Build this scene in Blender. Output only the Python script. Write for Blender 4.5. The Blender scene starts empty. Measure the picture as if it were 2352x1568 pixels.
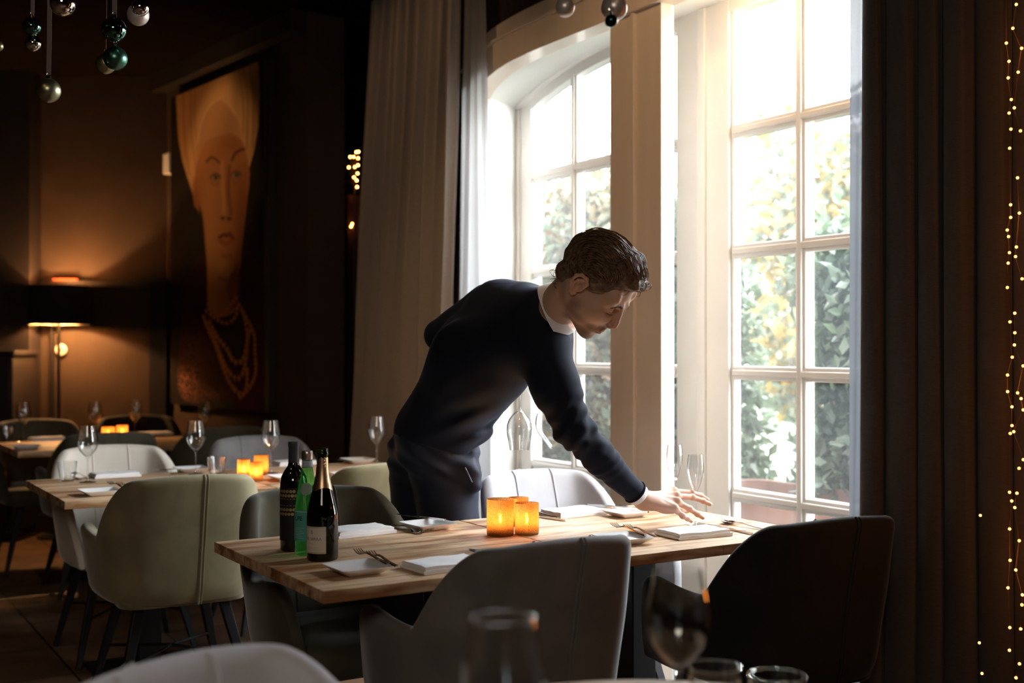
import bpy, math, random
import numpy as np
from math import sin, cos, pi, radians, sqrt, atan2
from mathutils import Vector, Matrix, noise
random.seed(7); rng = np.random.default_rng(7)
S = bpy.context.scene
COL = S.collection
# ------------------------------------------------------------------ camera, sky, exposure
PHI = radians(31.67); CP, SP = cos(PHI), sin(PHI)
F = 2707.0; CAMZ = 1.32; HOR = 798.0
cd = bpy.data.cameras.new('camera'); cam_ob = bpy.data.objects.new('camera', cd); COL.objects.link(cam_ob)
cam_ob.location = (0, 0, CAMZ); cam_ob.rotation_euler = (radians(90) + (HOR-784)/F, 0, -PHI)
cd.sensor_width = 36; cd.lens = F/2352*36; cd.clip_start = 0.05; cd.clip_end = 300
cd.dof.use_dof = True; cd.dof.focus_distance = 3.5; cd.dof.aperture_fstop = 2.2
S.camera = cam_ob
S.view_settings.view_transform = 'Standard'; S.view_settings.look = 'None'
S.view_settings.gamma = 1; S.view_settings.exposure = 0.0; S.view_settings.use_curve_mapping = False
S.cycles.max_bounces = 12; S.cycles.transparent_max_bounces = 32; S.cycles.transmission_bounces = 10
S.cycles.diffuse_bounces = 6; S.cycles.glossy_bounces = 5
S.cycles.sample_clamp_indirect = 30; S.cycles.caustics_reflective = False; S.cycles.caustics_refractive = False
S.cycles.use_denoising = True; S.cycles.adaptive_threshold = 0.02
W = bpy.data.worlds.new('sky'); S.world = W; W.use_nodes = True
nt = W.node_tree; bg = nt.nodes['Background']
tc = nt.nodes.new('ShaderNodeTexCoord'); nz = nt.nodes.new('ShaderNodeTexNoise'); cr = nt.nodes.new('ShaderNodeValToRGB')
nz.inputs['Scale'].default_value = 1.6; nz.inputs['Detail'].default_value = 4
nt.links.new(tc.outputs['Generated'], nz.inputs['Vector']); nt.links.new(nz.outputs['Fac'], cr.inputs['Fac'])
cr.color_ramp.elements[0].position = .3; cr.color_ramp.elements[0].color = (.80, .88, 1, 1)
cr.color_ramp.elements[1].position = .7; cr.color_ramp.elements[1].color = (1, .98, .95, 1)
nt.links.new(cr.outputs['Color'], bg.inputs['Color']); bg.inputs['Strength'].default_value = 32.0
sd = bpy.data.lights.new('sun', 'SUN'); sd.energy = 9; sd.angle = radians(12); sd.color = (1, .93, .82)
so = bpy.data.objects.new('sun', sd); COL.objects.link(so)
so.rotation_euler = Vector((.40, .45, -.75)).to_track_quat('-Z', 'Y').to_euler()   # behind the house, on the garden
pd = bpy.data.lights.new('window_portal', 'AREA'); pd.shape = 'RECTANGLE'; pd.size = 2.9; pd.size_y = 2.75
pd.cycles.is_portal = True
po = bpy.data.objects.new('window_portal', pd); COL.objects.link(po)
po.location = (3.34, 3.725, 1.35); po.rotation_euler = Vector((-1, 0, 0)).to_track_quat('-Z', 'Y').to_euler()

def spot(name, loc, tgt, en, col=(1, .62, .32), size=90, blend=.6, rad=.04):
    d = bpy.data.lights.new(name, 'SPOT'); d.energy = en; d.color = col; d.spot_size = radians(size); d.spot_blend = blend; d.shadow_soft_size = rad
    o = bpy.data.objects.new(name, d); COL.objects.link(o); o.location = loc
    o.rotation_euler = (Vector(tgt)-Vector(loc)).to_track_quat('-Z', 'Y').to_euler(); return o
def point(name, loc, en, col=(1, .5, .18), rad=.02):
    d = bpy.data.lights.new(name, 'POINT'); d.energy = en; d.color = col; d.shadow_soft_size = rad
    o = bpy.data.objects.new(name, d); COL.objects.link(o); o.location = loc; return o
# ceiling spots of the room (the fixtures hang above the frame)
CEIL = 3.28
spot('ceiling_spot_light', (1.3, 2.6, CEIL-.1), (2.9, 3.7, 1.7), 75, size=70)
spot('ceiling_spot_light', (1.2, 4.6, CEIL-.1), (2.8, 5.4, 1.9), 18, size=80)
spot('ceiling_spot_light', (.9, 7.0, CEIL-.1), (2.45, 7.5, 2.5), 55, size=42)
spot('ceiling_spot_light', (1.4, .9, CEIL-.1), (2.85, 2.0, 1.2), 5, size=80)
spot('ceiling_spot_light', (-.6, 6.2, CEIL-.1), (.9, 7.0, .7), 5, size=95)
spot('ceiling_spot_light', (-.8, 2.2, CEIL-.1), (-.5, 3.2, .5), 8, size=100)

def area(name, loc, tgt, en, size, col):
    d = bpy.data.lights.new(name, 'AREA'); d.energy = en; d.size = size; d.color = col; o = bpy.data.objects.new(name, d); COL.objects.link(o)
    o.location = loc; o.rotation_euler = (Vector(tgt)-Vector(loc)).to_track_quat('-Z', 'Y').to_euler(); return o
area('rear_fill_light', (-1.2, -1.2, CEIL-.15), (1.2, 3.0, .8), 42, 1.2, (1, .86, .70))  # unseen fill light added behind the camera to lift the dark chair backs
for _w, _e in ((3.35, 3.0), (2.85, 1.6)): point('reveal_light', (3.06, _w, 2.60), _e, (1, .66, .36), .05)   # small warm spots in the window reveal
# ------------------------------------------------------------------ coordinate helpers
def cam(x, d, z): return Vector((CP*x+SP*d, -SP*x+CP*d, z))
def pix(px, py, d): return cam((px-1176)/F*d, d, CAMZ-(py-HOR)/F*d)
def pixz(px, py, z):
    d = F*(CAMZ-z)/(py-HOR); return pix(px, py, d)
def J(px, py, d): return np.array([(px-1176)/F*d, d, CAMZ-(py-HOR)/F*d])
def pixu(px, py, u):
    t = (px-1176)/F; d = u/(CP*t+SP); return pix(px, py, d)

# ------------------------------------------------------------------ materials
def mat(name, col=(.5, .5, .5), rough=.5, metal=0, spec=.5, sheen=0, trans=0, emit=None, es=0, coat=0, alpha=1, ior=1.45, sss=0):
    m = bpy.data.materials.new(name); m.use_nodes = True
    b = m.node_tree.nodes['Principled BSDF']
    b.inputs['Base Color'].default_value = (*col, 1); b.inputs['Roughness'].default_value = rough
    b.inputs['Metallic'].default_value = metal; b.inputs['Specular IOR Level'].default_value = spec
    b.inputs['Sheen Weight'].default_value = sheen; b.inputs['Transmission Weight'].default_value = trans
    b.inputs['Coat Weight'].default_value = coat; b.inputs['Alpha'].default_value = alpha; b.inputs['IOR'].default_value = ior
    b.inputs['Subsurface Weight'].default_value = sss
    if emit: b.inputs['Emission Color'].default_value = (*emit, 1); b.inputs['Emission Strength'].default_value = es
    return m
def N(m, t, **kw):
    n = m.node_tree.nodes.new(t)
    for k, v in kw.items(): setattr(n, k, v)
    return n
def L(m, a, b): m.node_tree.links.new(a, b)
def P(m): return m.node_tree.nodes['Principled BSDF']
def coords(m, scale=(1, 1, 1), kind='Object', rot=(0, 0, 0)):
    t = N(m, 'ShaderNodeTexCoord'); mp = N(m, 'ShaderNodeMapping'); mp.inputs['Scale'].default_value = scale; mp.inputs['Rotation'].default_value = rot
    L(m, t.outputs[kind], mp.inputs['Vector']); return mp.outputs['Vector']
def noisy(m, c1, c2, scale=5, detail=5, vec=None, p0=.3, p1=.7, rough=.55, dist=0):
    v = vec or coords(m)
    n = N(m, 'ShaderNodeTexNoise'); n.inputs['Scale'].default_value = scale; n.inputs['Detail'].default_value = detail
    n.inputs['Roughness'].default_value = rough; n.inputs['Distortion'].default_value = dist
    L(m, v, n.inputs['Vector']); r = N(m, 'ShaderNodeValToRGB'); L(m, n.outputs['Fac'], r.inputs['Fac'])
    r.color_ramp.elements[0].position = p0; r.color_ramp.elements[0].color = (*c1, 1)
    r.color_ramp.elements[1].position = p1; r.color_ramp.elements[1].color = (*c2, 1)
    L(m, r.outputs['Color'], P(m).inputs['Base Color']); return n, r
def bump(m, fac, strength=.2, dist=.002):
    b = N(m, 'ShaderNodeBump'); b.inputs['Strength'].default_value = strength; b.inputs['Distance'].default_value = dist
    L(m, fac, b.inputs['Height']); L(m, b.outputs['Normal'], P(m).inputs['Normal'])
def velvet(name, c, k=.75):
    m = mat(name, c, .75, sheen=.55, spec=.25)
    P(m).inputs['Sheen Roughness'].default_value = .35
    n, r = noisy(m, tuple(x*k for x in c), c, 5.5, 4, p0=.36, p1=.6, dist=.6)
    n2 = N(m, 'ShaderNodeTexNoise'); n2.inputs['Scale'].default_value = 260; L(m, coords(m), n2.inputs['Vector'])
    bump(m, n2.outputs['Fac'], .12, .001); return m
def schlick(m, f0=.04):
    lw_ = N(m, 'ShaderNodeLayerWeight'); lw_.inputs['Blend'].default_value = .5; p_ = N(m, 'ShaderNodeMath', operation='POWER'); p_.inputs[1].default_value = 4.0
    q_ = N(m, 'ShaderNodeMath', operation='MULTIPLY_ADD'); q_.inputs[1].default_value = 1-f0; q_.inputs[2].default_value = f0
    L(m, lw_.outputs['Facing'], p_.inputs[0]); L(m, p_.outputs[0], q_.inputs[0]); return q_.outputs[0]
def thin_glass(name, tint=(1, 1, 1), rough=0.0, refl=1.0, ior=1.5):
    m = bpy.data.materials.new(name); m.use_nodes = True; n = m.node_tree.nodes; n.clear()
    o = N(m, 'ShaderNodeOutputMaterial'); mx = N(m, 'ShaderNodeMixShader'); tr = N(m, 'ShaderNodeBsdfTransparent'); gl = N(m, 'ShaderNodeBsdfGlossy')
    fr = schlick(m, ((ior-1)/(ior+1))**2)
    mu = N(m, 'ShaderNodeMath', operation='MULTIPLY'); mu.inputs[1].default_value = refl; mu.use_clamp = True
    tr.inputs['Color'].default_value = (*tint, 1); gl.inputs['Roughness'].default_value = rough
    L(m, fr, mu.inputs[0]); L(m, mu.outputs[0], mx.inputs[0]); L(m, tr.outputs[0], mx.inputs[1]); L(m, gl.outputs[0], mx.inputs[2])
    L(m, mx.outputs[0], o.inputs['Surface']); return m

M = {}
M['white_paint'] = mat('white_paint', (.83, .81, .77), .42); noisy(M['white_paint'], (.68, .67, .65), (.72, .71, .69), 3)
M['cream_paint'] = mat('cream_paint', (.50, .41, .33), .38, coat=.25); noisy(M['cream_paint'], (.55, .465, .385), (.61, .515, .43), 2, vec=coords(M['cream_paint'], (6, 6, .6)))
M['plaster'] = mat('plaster', (.86, .84, .80), .8); noisy(M['plaster'], (.58, .57, .545), (.62, .61, .585), 2)
M['rough_wall'] = mat('rough_wall', (.10, .055, .035), .95)
_n, _ = noisy(M['rough_wall'], (.012, .008, .006), (.05, .03, .02), 60, 6); bump(M['rough_wall'], _n.outputs['Fac'], 1, .02)
M['dark_wall'] = mat('dark_wall', (.05, .034, .024), .95, spec=.05); _n, _ = noisy(M['dark_wall'], (.044, .030, .021), (.056, .038, .027), 4); bump(M['dark_wall'], _n.outputs['Fac'], .1, .003)
M['dark_trim'] = mat('dark_trim', (.016, .011, .009), .6)
M['black_wall'] = mat('black_wall', (.008, .006, .005), .9)
M['ceiling'] = mat('ceiling', (.05, .034, .024), .95, spec=0); noisy(M['ceiling'], (.006, .004, .003), (.012, .008, .006), 3, vec=coords(M['ceiling'], (1, 8, 1)))
# floor: dark terracotta tiles
m = mat('floor_tiles', (.1, .06, .04), .4); v = coords(m)
bt = N(m, 'ShaderNodeTexBrick'); bt.offset = 0; bt.inputs['Scale'].default_value = 1; bt.inputs['Brick Width'].default_value = .5; bt.inputs['Row Height'].default_value = .5
bt.inputs['Mortar Size'].default_value = .006; bt.inputs['Color1'].default_value = (.19, .115, .075, 1); bt.inputs['Color2'].default_value = (.26, .16, .10, 1); bt.inputs['Mortar'].default_value = (.03, .02, .015, 1)
L(m, v, bt.inputs['Vector']); nn = N(m, 'ShaderNodeTexNoise'); nn.inputs['Scale'].default_value = 6; nn.inputs['Detail'].default_value = 8; L(m, v, nn.inputs['Vector'])
mx = N(m, 'ShaderNodeMix', data_type='RGBA', blend_type='MULTIPLY'); mx.inputs[0].default_value = .8
L(m, bt.outputs['Color'], mx.inputs[6]); r = N(m, 'ShaderNodeValToRGB'); r.color_ramp.elements[0].color = (.45, .4, .38, 1); r.color_ramp.elements[1].color = (1.3, 1.2, 1.1, 1); r.color_ramp.elements[0].position = .3; r.color_ramp.elements[1].position = .7
L(m, nn.outputs['Fac'], r.inputs['Fac']); L(m, r.outputs['Color'], mx.inputs[7]); L(m, mx.outputs[2], P(m).inputs['Base Color']); bump(m, bt.outputs['Fac'], -.4, .004)
M['floor'] = m
# table oak: staves along X with knots and streaks
def wood(name, c1, c2, c3):
    m = mat(name, c1, .5, spec=.22); v = coords(m)
    bk = N(m, 'ShaderNodeTexBrick'); bk.offset = .37; bk.inputs['Scale'].default_value = 1; bk.inputs['Brick Width'].default_value = .42; bk.inputs['Row Height'].default_value = .047
    bk.inputs['Mortar Size'].default_value = .0007; bk.inputs['Color1'].default_value = (*c1, 1); bk.inputs['Color2'].default_value = (*c2, 1); bk.inputs['Mortar'].default_value = (*[x*.55 for x in c3], 1); bk.inputs['Bias'].default_value = -.1
    L(m, v, bk.inputs['Vector'])
    g = N(m, 'ShaderNodeTexNoise'); g.inputs['Scale'].default_value = 1; g.inputs['Detail'].default_value = 7; g.inputs['Roughness'].default_value = .62; g.inputs['Distortion'].default_value = 1.0
    L(m, coords(m, (2.6, 30, 30)), g.inputs['Vector'])
    r = N(m, 'ShaderNodeValToRGB'); r.color_ramp.elements[0].position = .30; r.color_ramp.elements[0].color = (.40, .29, .20, 1); r.color_ramp.elements[1].position = .54; r.color_ramp.elements[1].color = (1.06, 1.04, 1.02, 1)
    L(m, g.outputs['Fac'], r.inputs['Fac'])
    x = N(m, 'ShaderNodeMix', data_type='RGBA', blend_type='MULTIPLY'); x.inputs[0].default_value = .85
    L(m, bk.outputs['Color'], x.inputs[6]); L(m, r.outputs['Color'], x.inputs[7])
    g2 = N(m, 'ShaderNodeTexNoise'); g2.inputs['Scale'].default_value = 1; g2.inputs['Detail'].default_value = 3; L(m, coords(m, (3.2, 13, 13)), g2.inputs['Vector'])
    r2 = N(m, 'ShaderNodeValToRGB'); r2.color_ramp.elements[0].position = .50; r2.color_ramp.elements[0].color = (1, 1, 1, 1); r2.color_ramp.elements[1].position = .64; r2.color_ramp.elements[1].color = (*c3, 1)
    L(m, g2.outputs['Fac'], r2.inputs['Fac'])
    x2 = N(m, 'ShaderNodeMix', data_type='RGBA', blend_type='MULTIPLY'); x2.inputs[0].default_value = .95; L(m, x.outputs[2], x2.inputs[6]); L(m, r2.outputs['Color'], x2.inputs[7])
    L(m, x2.outputs[2], P(m).inputs['Base Color']); bump(m, g.outputs['Fac'], .06, .001)
    rr = N(m, 'ShaderNodeMapRange'); rr.inputs['To Min'].default_value = .40; rr.inputs['To Max'].default_value = .58; L(m, g.outputs['Fac'], rr.inputs['Value']); L(m, rr.outputs[0], P(m).inputs['Roughness'])
    return m
M['oak'] = wood('oak_staves', (.70, .52, .35), (.58, .39, .235), (.50, .32, .20))
M['black_metal'] = mat('black_metal', (.018, .018, .02), .45, metal=.3, spec=.4)
M['steel'] = mat('polished_steel', (.62, .60, .58), .16, metal=1)
M['porcelain'] = mat('white_porcelain', (.82, .82, .83), .18, coat=.3)
M['linen'] = mat('white_linen', (.84, .84, .86), .85, sheen=.2)
n_ = N(M['linen'], 'ShaderNodeTexNoise'); n_.inputs['Scale'].default_value = 240; L(M['linen'], coords(M['linen']), n_.inputs['Vector']); bump(M['linen'], n_.outputs['Fac'], .25, .001)
M['glass'] = thin_glass('clear_glass', (.985, .99, .99), refl=1.9, ior=1.5)
M['pane'] = thin_glass('window_pane', (.97, .985, .98), ior=1.45, refl=.8)
m = M['pane']; _o = [n for n in m.node_tree.nodes if n.type == 'OUTPUT_MATERIAL'][0]; _s = _o.inputs[0].links[0].from_socket
_t = N(m, 'ShaderNodeBsdfTranslucent'); _t.inputs[0].default_value = (.9, .95, 1, 1); _x = N(m, 'ShaderNodeMixShader'); _x.inputs[0].default_value = .009   # faint translucent veil mixed in to imitate hazy glare over the garden
L(m, _s, _x.inputs[1]); L(m, _t.outputs[0], _x.inputs[2]); L(m, _x.outputs[0], _o.inputs[0])
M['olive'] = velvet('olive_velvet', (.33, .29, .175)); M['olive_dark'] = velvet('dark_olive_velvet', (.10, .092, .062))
M['beige'] = velvet('beige_velvet', (.80, .74, .66), .9); M['grey'] = velvet('grey_velvet', (.24, .235, .245)); M['light_grey'] = velvet('light_grey_velvet', (.44, .44, .47), .85)
M['silver_grey'] = velvet('silver_grey_velvet', (.74, .74, .80), .9); M['charcoal'] = velvet('charcoal_velvet', (.020, .018, .017)); P(M['charcoal']).inputs['Sheen Weight'].default_value = .12; M['mid_grey'] = velvet('mid_grey_velvet', (.20, .185, .175))
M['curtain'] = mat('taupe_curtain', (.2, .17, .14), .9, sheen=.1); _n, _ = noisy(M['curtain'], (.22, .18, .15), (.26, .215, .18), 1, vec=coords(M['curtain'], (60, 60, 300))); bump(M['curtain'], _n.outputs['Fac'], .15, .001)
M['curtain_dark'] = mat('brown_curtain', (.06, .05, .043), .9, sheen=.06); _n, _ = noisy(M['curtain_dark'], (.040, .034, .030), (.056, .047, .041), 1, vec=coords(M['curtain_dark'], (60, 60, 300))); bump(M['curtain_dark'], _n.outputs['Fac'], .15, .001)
def sheer(name, c, tr):
    m = bpy.data.materials.new(name); m.use_nodes = True; m.node_tree.nodes.clear()
    o = N(m, 'ShaderNodeOutputMaterial'); a = N(m, 'ShaderNodeBsdfTranslucent'); b = N(m, 'ShaderNodeBsdfDiffuse'); c1 = N(m, 'ShaderNodeMixShader'); t = N(m, 'ShaderNodeBsdfTransparent'); c2 = N(m, 'ShaderNodeMixShader')
    a.inputs[0].default_value = (*c, 1); b.inputs[0].default_value = (*c, 1); c1.inputs[0].default_value = .4; c2.inputs[0].default_value = tr
    w = N(m, 'ShaderNodeTexWave'); w.bands_direction = 'Z'; w.inputs['Scale'].default_value = 160; L(m, coords(m), w.inputs['Vector'])
    mr = N(m, 'ShaderNodeMapRange'); mr.inputs['To Min'].default_value = tr*.7; mr.inputs['To Max'].default_value = tr*1.3; L(m, w.outputs['Fac'], mr.inputs['Value']); L(m, mr.outputs[0], c2.inputs[0])
    L(m, a.outputs[0], c1.inputs[1]); L(m, b.outputs[0], c1.inputs[2]); L(m, c1.outputs[0], c2.inputs[1]); L(m, t.outputs[0], c2.inputs[2]); L(m, c2.outputs[0], o.inputs[0]); return m
M['sheer'] = sheer('sheer_curtain', (.105, .112, .128), .016)
M['sheer_left'] = sheer('sheer_lining', (.36, .36, .37), .012)
M['flame'] = mat('candle_flame', (1, .6, .2), emit=(1, .55, .18), es=140)
M['wax'] = mat('candle_wax', (.85, .7, .5), .5, sss=.3)
M['bulb'] = mat('warm_bulb', (1, .5, .15), emit=(1, .30, .06), es=38)
M['bulb2'] = mat('amber_bulb', (1, .5, .15), emit=(1, .36, .07), es=9)
# amber mercury glass
m = bpy.data.materials.new('amber_mercury_glass'); m.use_nodes = True; m.node_tree.nodes.clear()
o = N(m, 'ShaderNodeOutputMaterial'); tl = N(m, 'ShaderNodeBsdfTranslucent'); gl = N(m, 'ShaderNodeBsdfGlossy'); tp = N(m, 'ShaderNodeBsdfTransparent'); m1 = N(m, 'ShaderNodeMixShader'); m2 = N(m, 'ShaderNodeMixShader')
tl.inputs[0].default_value = (1, .60, .26, 1); gl.inputs[0].default_value = (.34, .17, .08, 1); gl.inputs['Roughness'].default_value = .18; tp.inputs[0].default_value = (1, .74, .46, 1)
vo = N(m, 'ShaderNodeTexVoronoi'); vo.inputs['Scale'].default_value = 520; vo.feature = 'DISTANCE_TO_EDGE'; L(m, coords(m), vo.inputs['Vector'])
rp = N(m, 'ShaderNodeValToRGB'); rp.color_ramp.elements[0].position = .05; rp.color_ramp.elements[1].position = .16; rp.color_ramp.elements[0].color = (.75, .75, .75, 1); rp.color_ramp.elements[1].color = (.10, .10, .10, 1)
L(m, vo.outputs['Distance'], rp.inputs['Fac']); m1.inputs[0].default_value = .45; L(m, tl.outputs[0], m1.inputs[1]); L(m, tp.outputs[0], m1.inputs[2])
L(m, rp.outputs['Color'], m2.inputs[0]); L(m, m1.outputs[0], m2.inputs[1]); L(m, gl.outputs[0], m2.inputs[2]); L(m, m2.outputs[0], o.inputs[0]); M['amber'] = m

# ------------------------------------------------------------------ mesh builder
class MB:
    def __init__(s): s.v = []; s.f = []
    def add(s, v, f):
        b = len(s.v); s.v += [tuple(map(float, x)) for x in v]; s.f += [tuple(i+b for i in q) for q in f]; return s
    def box(s, x0, x1, y0, y1, z0, z1):
        return s.add([(x, y, z) for x in (x0, x1) for y in (y0, y1) for z in (z0, z1)],
                     [(0, 1, 3, 2), (4, 6, 7, 5), (0, 4, 5, 1), (2, 3, 7, 6), (0, 2, 6, 4), (1, 5, 7, 3)])
    def rings(s, R, cap=(True, True), closed=True):
        n = len(R[0]); v = [p for r in R for p in r]; f = []
        for i in range(len(R)-1):
            for j in range(n if closed else n-1):
                k = (j+1) % n; f.append((i*n+j, i*n+k, (i+1)*n+k, (i+1)*n+j))
        if cap[0]: f.append(tuple(range(n-1, -1, -1)))
        if cap[1]: f.append(tuple(range((len(R)-1)*n, len(R)*n)))
        return s.add(v, f)
    def lathe(s, prof, n=32, c=(0, 0, 0), rib=None, close=False):
        R = []
        for (r, z) in prof:
            R.append([(c[0]+r*(rib(2*pi*j/n, r, z) if rib else 1)*cos(2*pi*j/n), c[1]+r*(rib(2*pi*j/n, r, z) if rib else 1)*sin(2*pi*j/n), c[2]+z) for j in range(n)])
        return s.rings(R, (prof[0][0] > 1e-6 and not close, prof[-1][0] > 1e-6 and not close))
    def tube(s, pts, rad, n=8, cap=True):
        pts = [Vector(p) for p in pts]; R = []; up = None
        for i, p in enumerate(pts):
            t = (pts[min(i+1, len(pts)-1)]-pts[max(i-1, 0)])
            t = t.normalized() if t.length > 1e-9 else Vector((0, 0, 1))
            if up is None: up = Vector((0, 0, 1)) if abs(t.z) < .9 else Vector((1, 0, 0))
            a = t.cross(up)
            if a.length < 1e-4: a = t.orthogonal()
            a.normalize(); b = t.cross(a).normalized(); up = b*-1 if False else up
            r = rad[i] if hasattr(rad, '__len__') else rad
            R.append([p+a*(r*cos(2*pi*j/n))+b*(r*sin(2*pi*j/n)) for j in range(n)])
        return s.rings(R, (cap, cap))
    def strip(s, lo, hi, u0, u1):
        """solid between two poly-lines in the (y,z) plane, extruded along x from u0 to u1"""
        R = [[(u0, a[0], a[1]), (u1, a[0], a[1]), (u1, b[0], b[1]), (u0, b[0], b[1])] for a, b in zip(lo, hi)]
        return s.rings(R)
    def build(s, name, m=None, parent=None, smooth=None, loc=None, bevel=0):
        me = bpy.data.meshes.new(name); me.from_pydata(s.v, [], s.f); me.update()
        return finish(me, name, m, parent, smooth, loc, bevel)
def finish(me, name, m=None, parent=None, smooth=None, loc=None, bevel=0):
    import bmesh as _b
    bm = _b.new(); bm.from_mesh(me); _b.ops.recalc_face_normals(bm, faces=bm.faces); bm.to_mesh(me); bm.free()
    if m: me.materials.append(m)
    if smooth:
        me.polygons.foreach_set('use_smooth', [True]*len(me.polygons)); me.set_sharp_from_angle(angle=radians(smooth if smooth > 1 else 40))
    o = bpy.data.objects.new(name, me); COL.objects.link(o)
    if parent: o.parent = parent
    if loc is not None: o.location = loc
    if bevel:
        b = o.modifiers.new('bevel', 'BEVEL'); b.width = bevel; b.segments = 2; b.limit_method = 'ANGLE'
    return o
def empty(name, loc=(0, 0, 0), rz=0):
    o = bpy.data.objects.new(name, None); COL.objects.link(o); o.location = loc; o.rotation_euler = (0, 0, rz); o.empty_display_size = .05; return o
def tag(o, label, cat, group=None, kind=None):
    o['label'] = label; o['category'] = cat
    if group: o['group'] = group
    if kind: o['kind'] = kind
    return o
def struct(o): o['kind'] = 'structure'; return o
def copy_tree(o, parent=None):
    c = o.copy(); COL.objects.link(c)
    if parent: c.parent = parent
    for ch in list(o.children): copy_tree(ch, c)
    return c
def cr_spline(pts, n):
    pts = [np.array(p, float) for p in pts]; P_ = [2*pts[0]-pts[1]]+pts+[2*pts[-1]-pts[-2]]; out = []
    for i in range(len(pts)-1):
        p0, p1, p2, p3 = P_[i:i+4]
        for k in range(n):
            t = k/n; out.append(.5*((2*p1)+(-p0+p2)*t+(2*p0-5*p1+4*p2-p3)*t*t+(-p0+3*p1-3*p2+p3)*t**3))
    out.append(pts[-1]); return out
def sm(a, b, x): t = min(1, max(0, (x-a)/(b-a))); return t*t*(3-2*t)
# ================================================================== ROOM SHELL
U1, U2 = 2.89, 3.25
WC = 3.725                       # centre of the window bay along the wall
struct(MB().box(-4, 3.2, -2.6, 10.8, -.05, 0).build('floor', M['floor']))
struct(MB().box(-4.1, 3.6, -2.7, 10.9, CEIL, CEIL+.1).build('ceiling', M['ceiling']))
struct(MB().box(-4.1, -4, -2.7, 10.8, 0, CEIL).build('wall_left', M['dark_wall']))
struct(MB().box(-4.1, 3.6, 10.7, 10.8, 0, CEIL).build('wall_end', M['dark_wall']))
struct(MB().box(-4.1, 3, -2.7, -2.6, 0, CEIL).build('wall_rear', M['dark_wall']))
def arch_in(w):  r = abs(w-WC)/1.246; return 2.654-.10*min(r, 1)**7
def arch_out(w): r = abs(w-WC)/1.407; return 2.665-.17*min(r, 1)**3.2
# window wall: solid left and right of the bay, masonry above the arch
mb = MB()
for far, s_ in ((-2.7, -1), (5.9, 1)):
    q = [(U1, WC+s_*1.247), (U1, far), (U2+.1, far), (U2+.1, WC+s_*1.50), (U2+.03, WC+s_*1.49)]
    mb.rings([[(x, y, 0) for x, y in q], [(x, y, CEIL) for x, y in q]])
ws = np.linspace(WC-1.55, WC+1.55, 49); mb.strip([(w, arch_out(WC+(w-WC)*1.407/1.55)+.10) for w in ws], [(w, CEIL) for w in ws], U2+.035, U2+.1)
ws = np.linspace(WC-1.246, WC+1.246, 49)
mb.strip([(w, arch_in(w)+.05) for w in ws], [(w, CEIL) for w in ws], U1, U1+.08)
struct(mb.build('wall_right', M['rough_wall']))
# splayed white reveal: jambs + soffit
mb = MB(); R0 = []; R1 = []
def bay_pts(hw, arch, n=40):
    P0 = [(WC-hw, 0)]; P0 += [(w, arch(w)) for w in np.linspace(WC-hw, WC+hw, n)]; P0 += [(WC+hw, 0)]; return P0
a = bay_pts(1.246, arch_in); b = bay_pts(1.47, lambda w: arch_out(WC+(w-WC)*1.407/1.47)+.06)
mb.rings([[(U1+.004, p[0], p[1]) for p in a], [(U2+.02, p[0], p[1]) for p in b], [(U2+.02, p[0]*1+(.2 if p[0] > WC else -.2), p[1]+.15) for p in b], [(U1+.004, p[0]+(.2 if p[0] > WC else -.2), p[1]+.15) for p in a], [(U1+.004, p[0], p[1]) for p in a]], (False, False), closed=False)
struct(mb.build('trim_4', M['plaster'], smooth=50))
# ---- interior casing: arched cream band with a bead, and the wide centre post
def casing():
    mb = MB(); n = 60
    ws = np.linspace(WC-1.35, WC+1.35, n)
    ci = lambda w: arch_in(WC+(w-WC)*1.246/1.35)
    mb.strip([(w, arch_in(w)-.004 if abs(w-WC) < 1.24 else arch_in(WC+1.2)-.05) for w in ws], [(w, ci(w)+.125) for w in ws], U1-.045, U1+.05)
    mb.strip([(w, ci(w)+.12) for w in ws], [(w, ci(w)+.21) for w in ws], U1-.022, U1+.01)
    mb.strip([(w, ci(w)+.12) for w in ws], [(w, ci(w)+.132) for w in ws], U1-.056, U1-.02)
    for sgn in (-1, 1):
        y0, y1 = sorted((WC+sgn*1.246, WC+sgn*1.36)); mb.box(U1-.045, U1+.05, y0, y1, 0, 2.6)
    return struct(mb.build('trim_1', M['cream_paint'], smooth=30))
casing()
mb = MB().box(U1-.02, U1+.035, WC-.165, WC-.008, 0, 2.66).box(U1-.02, U1+.035, WC+.008, WC+.165, 0, 2.66).box(U1-.035, U1+.01, WC-.012, WC+.012, 0, 2.66)
struct(mb.build('trim_2', M['cream_paint'], bevel=.004))
mb = MB().box(U1+.035, U1+.05, WC-.160, WC-.13, 0, 2.655).box(U1+.035, U1+.05, WC+.13, WC+.16, 0, 2.655)
struct(mb.build('trim_3', M['white_paint'], bevel=.003))
struct(MB().box(2.6, U2+.1, WC-1.5, WC+1.5, -.02, .03).build('trim_5', M['dark_trim']))
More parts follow.
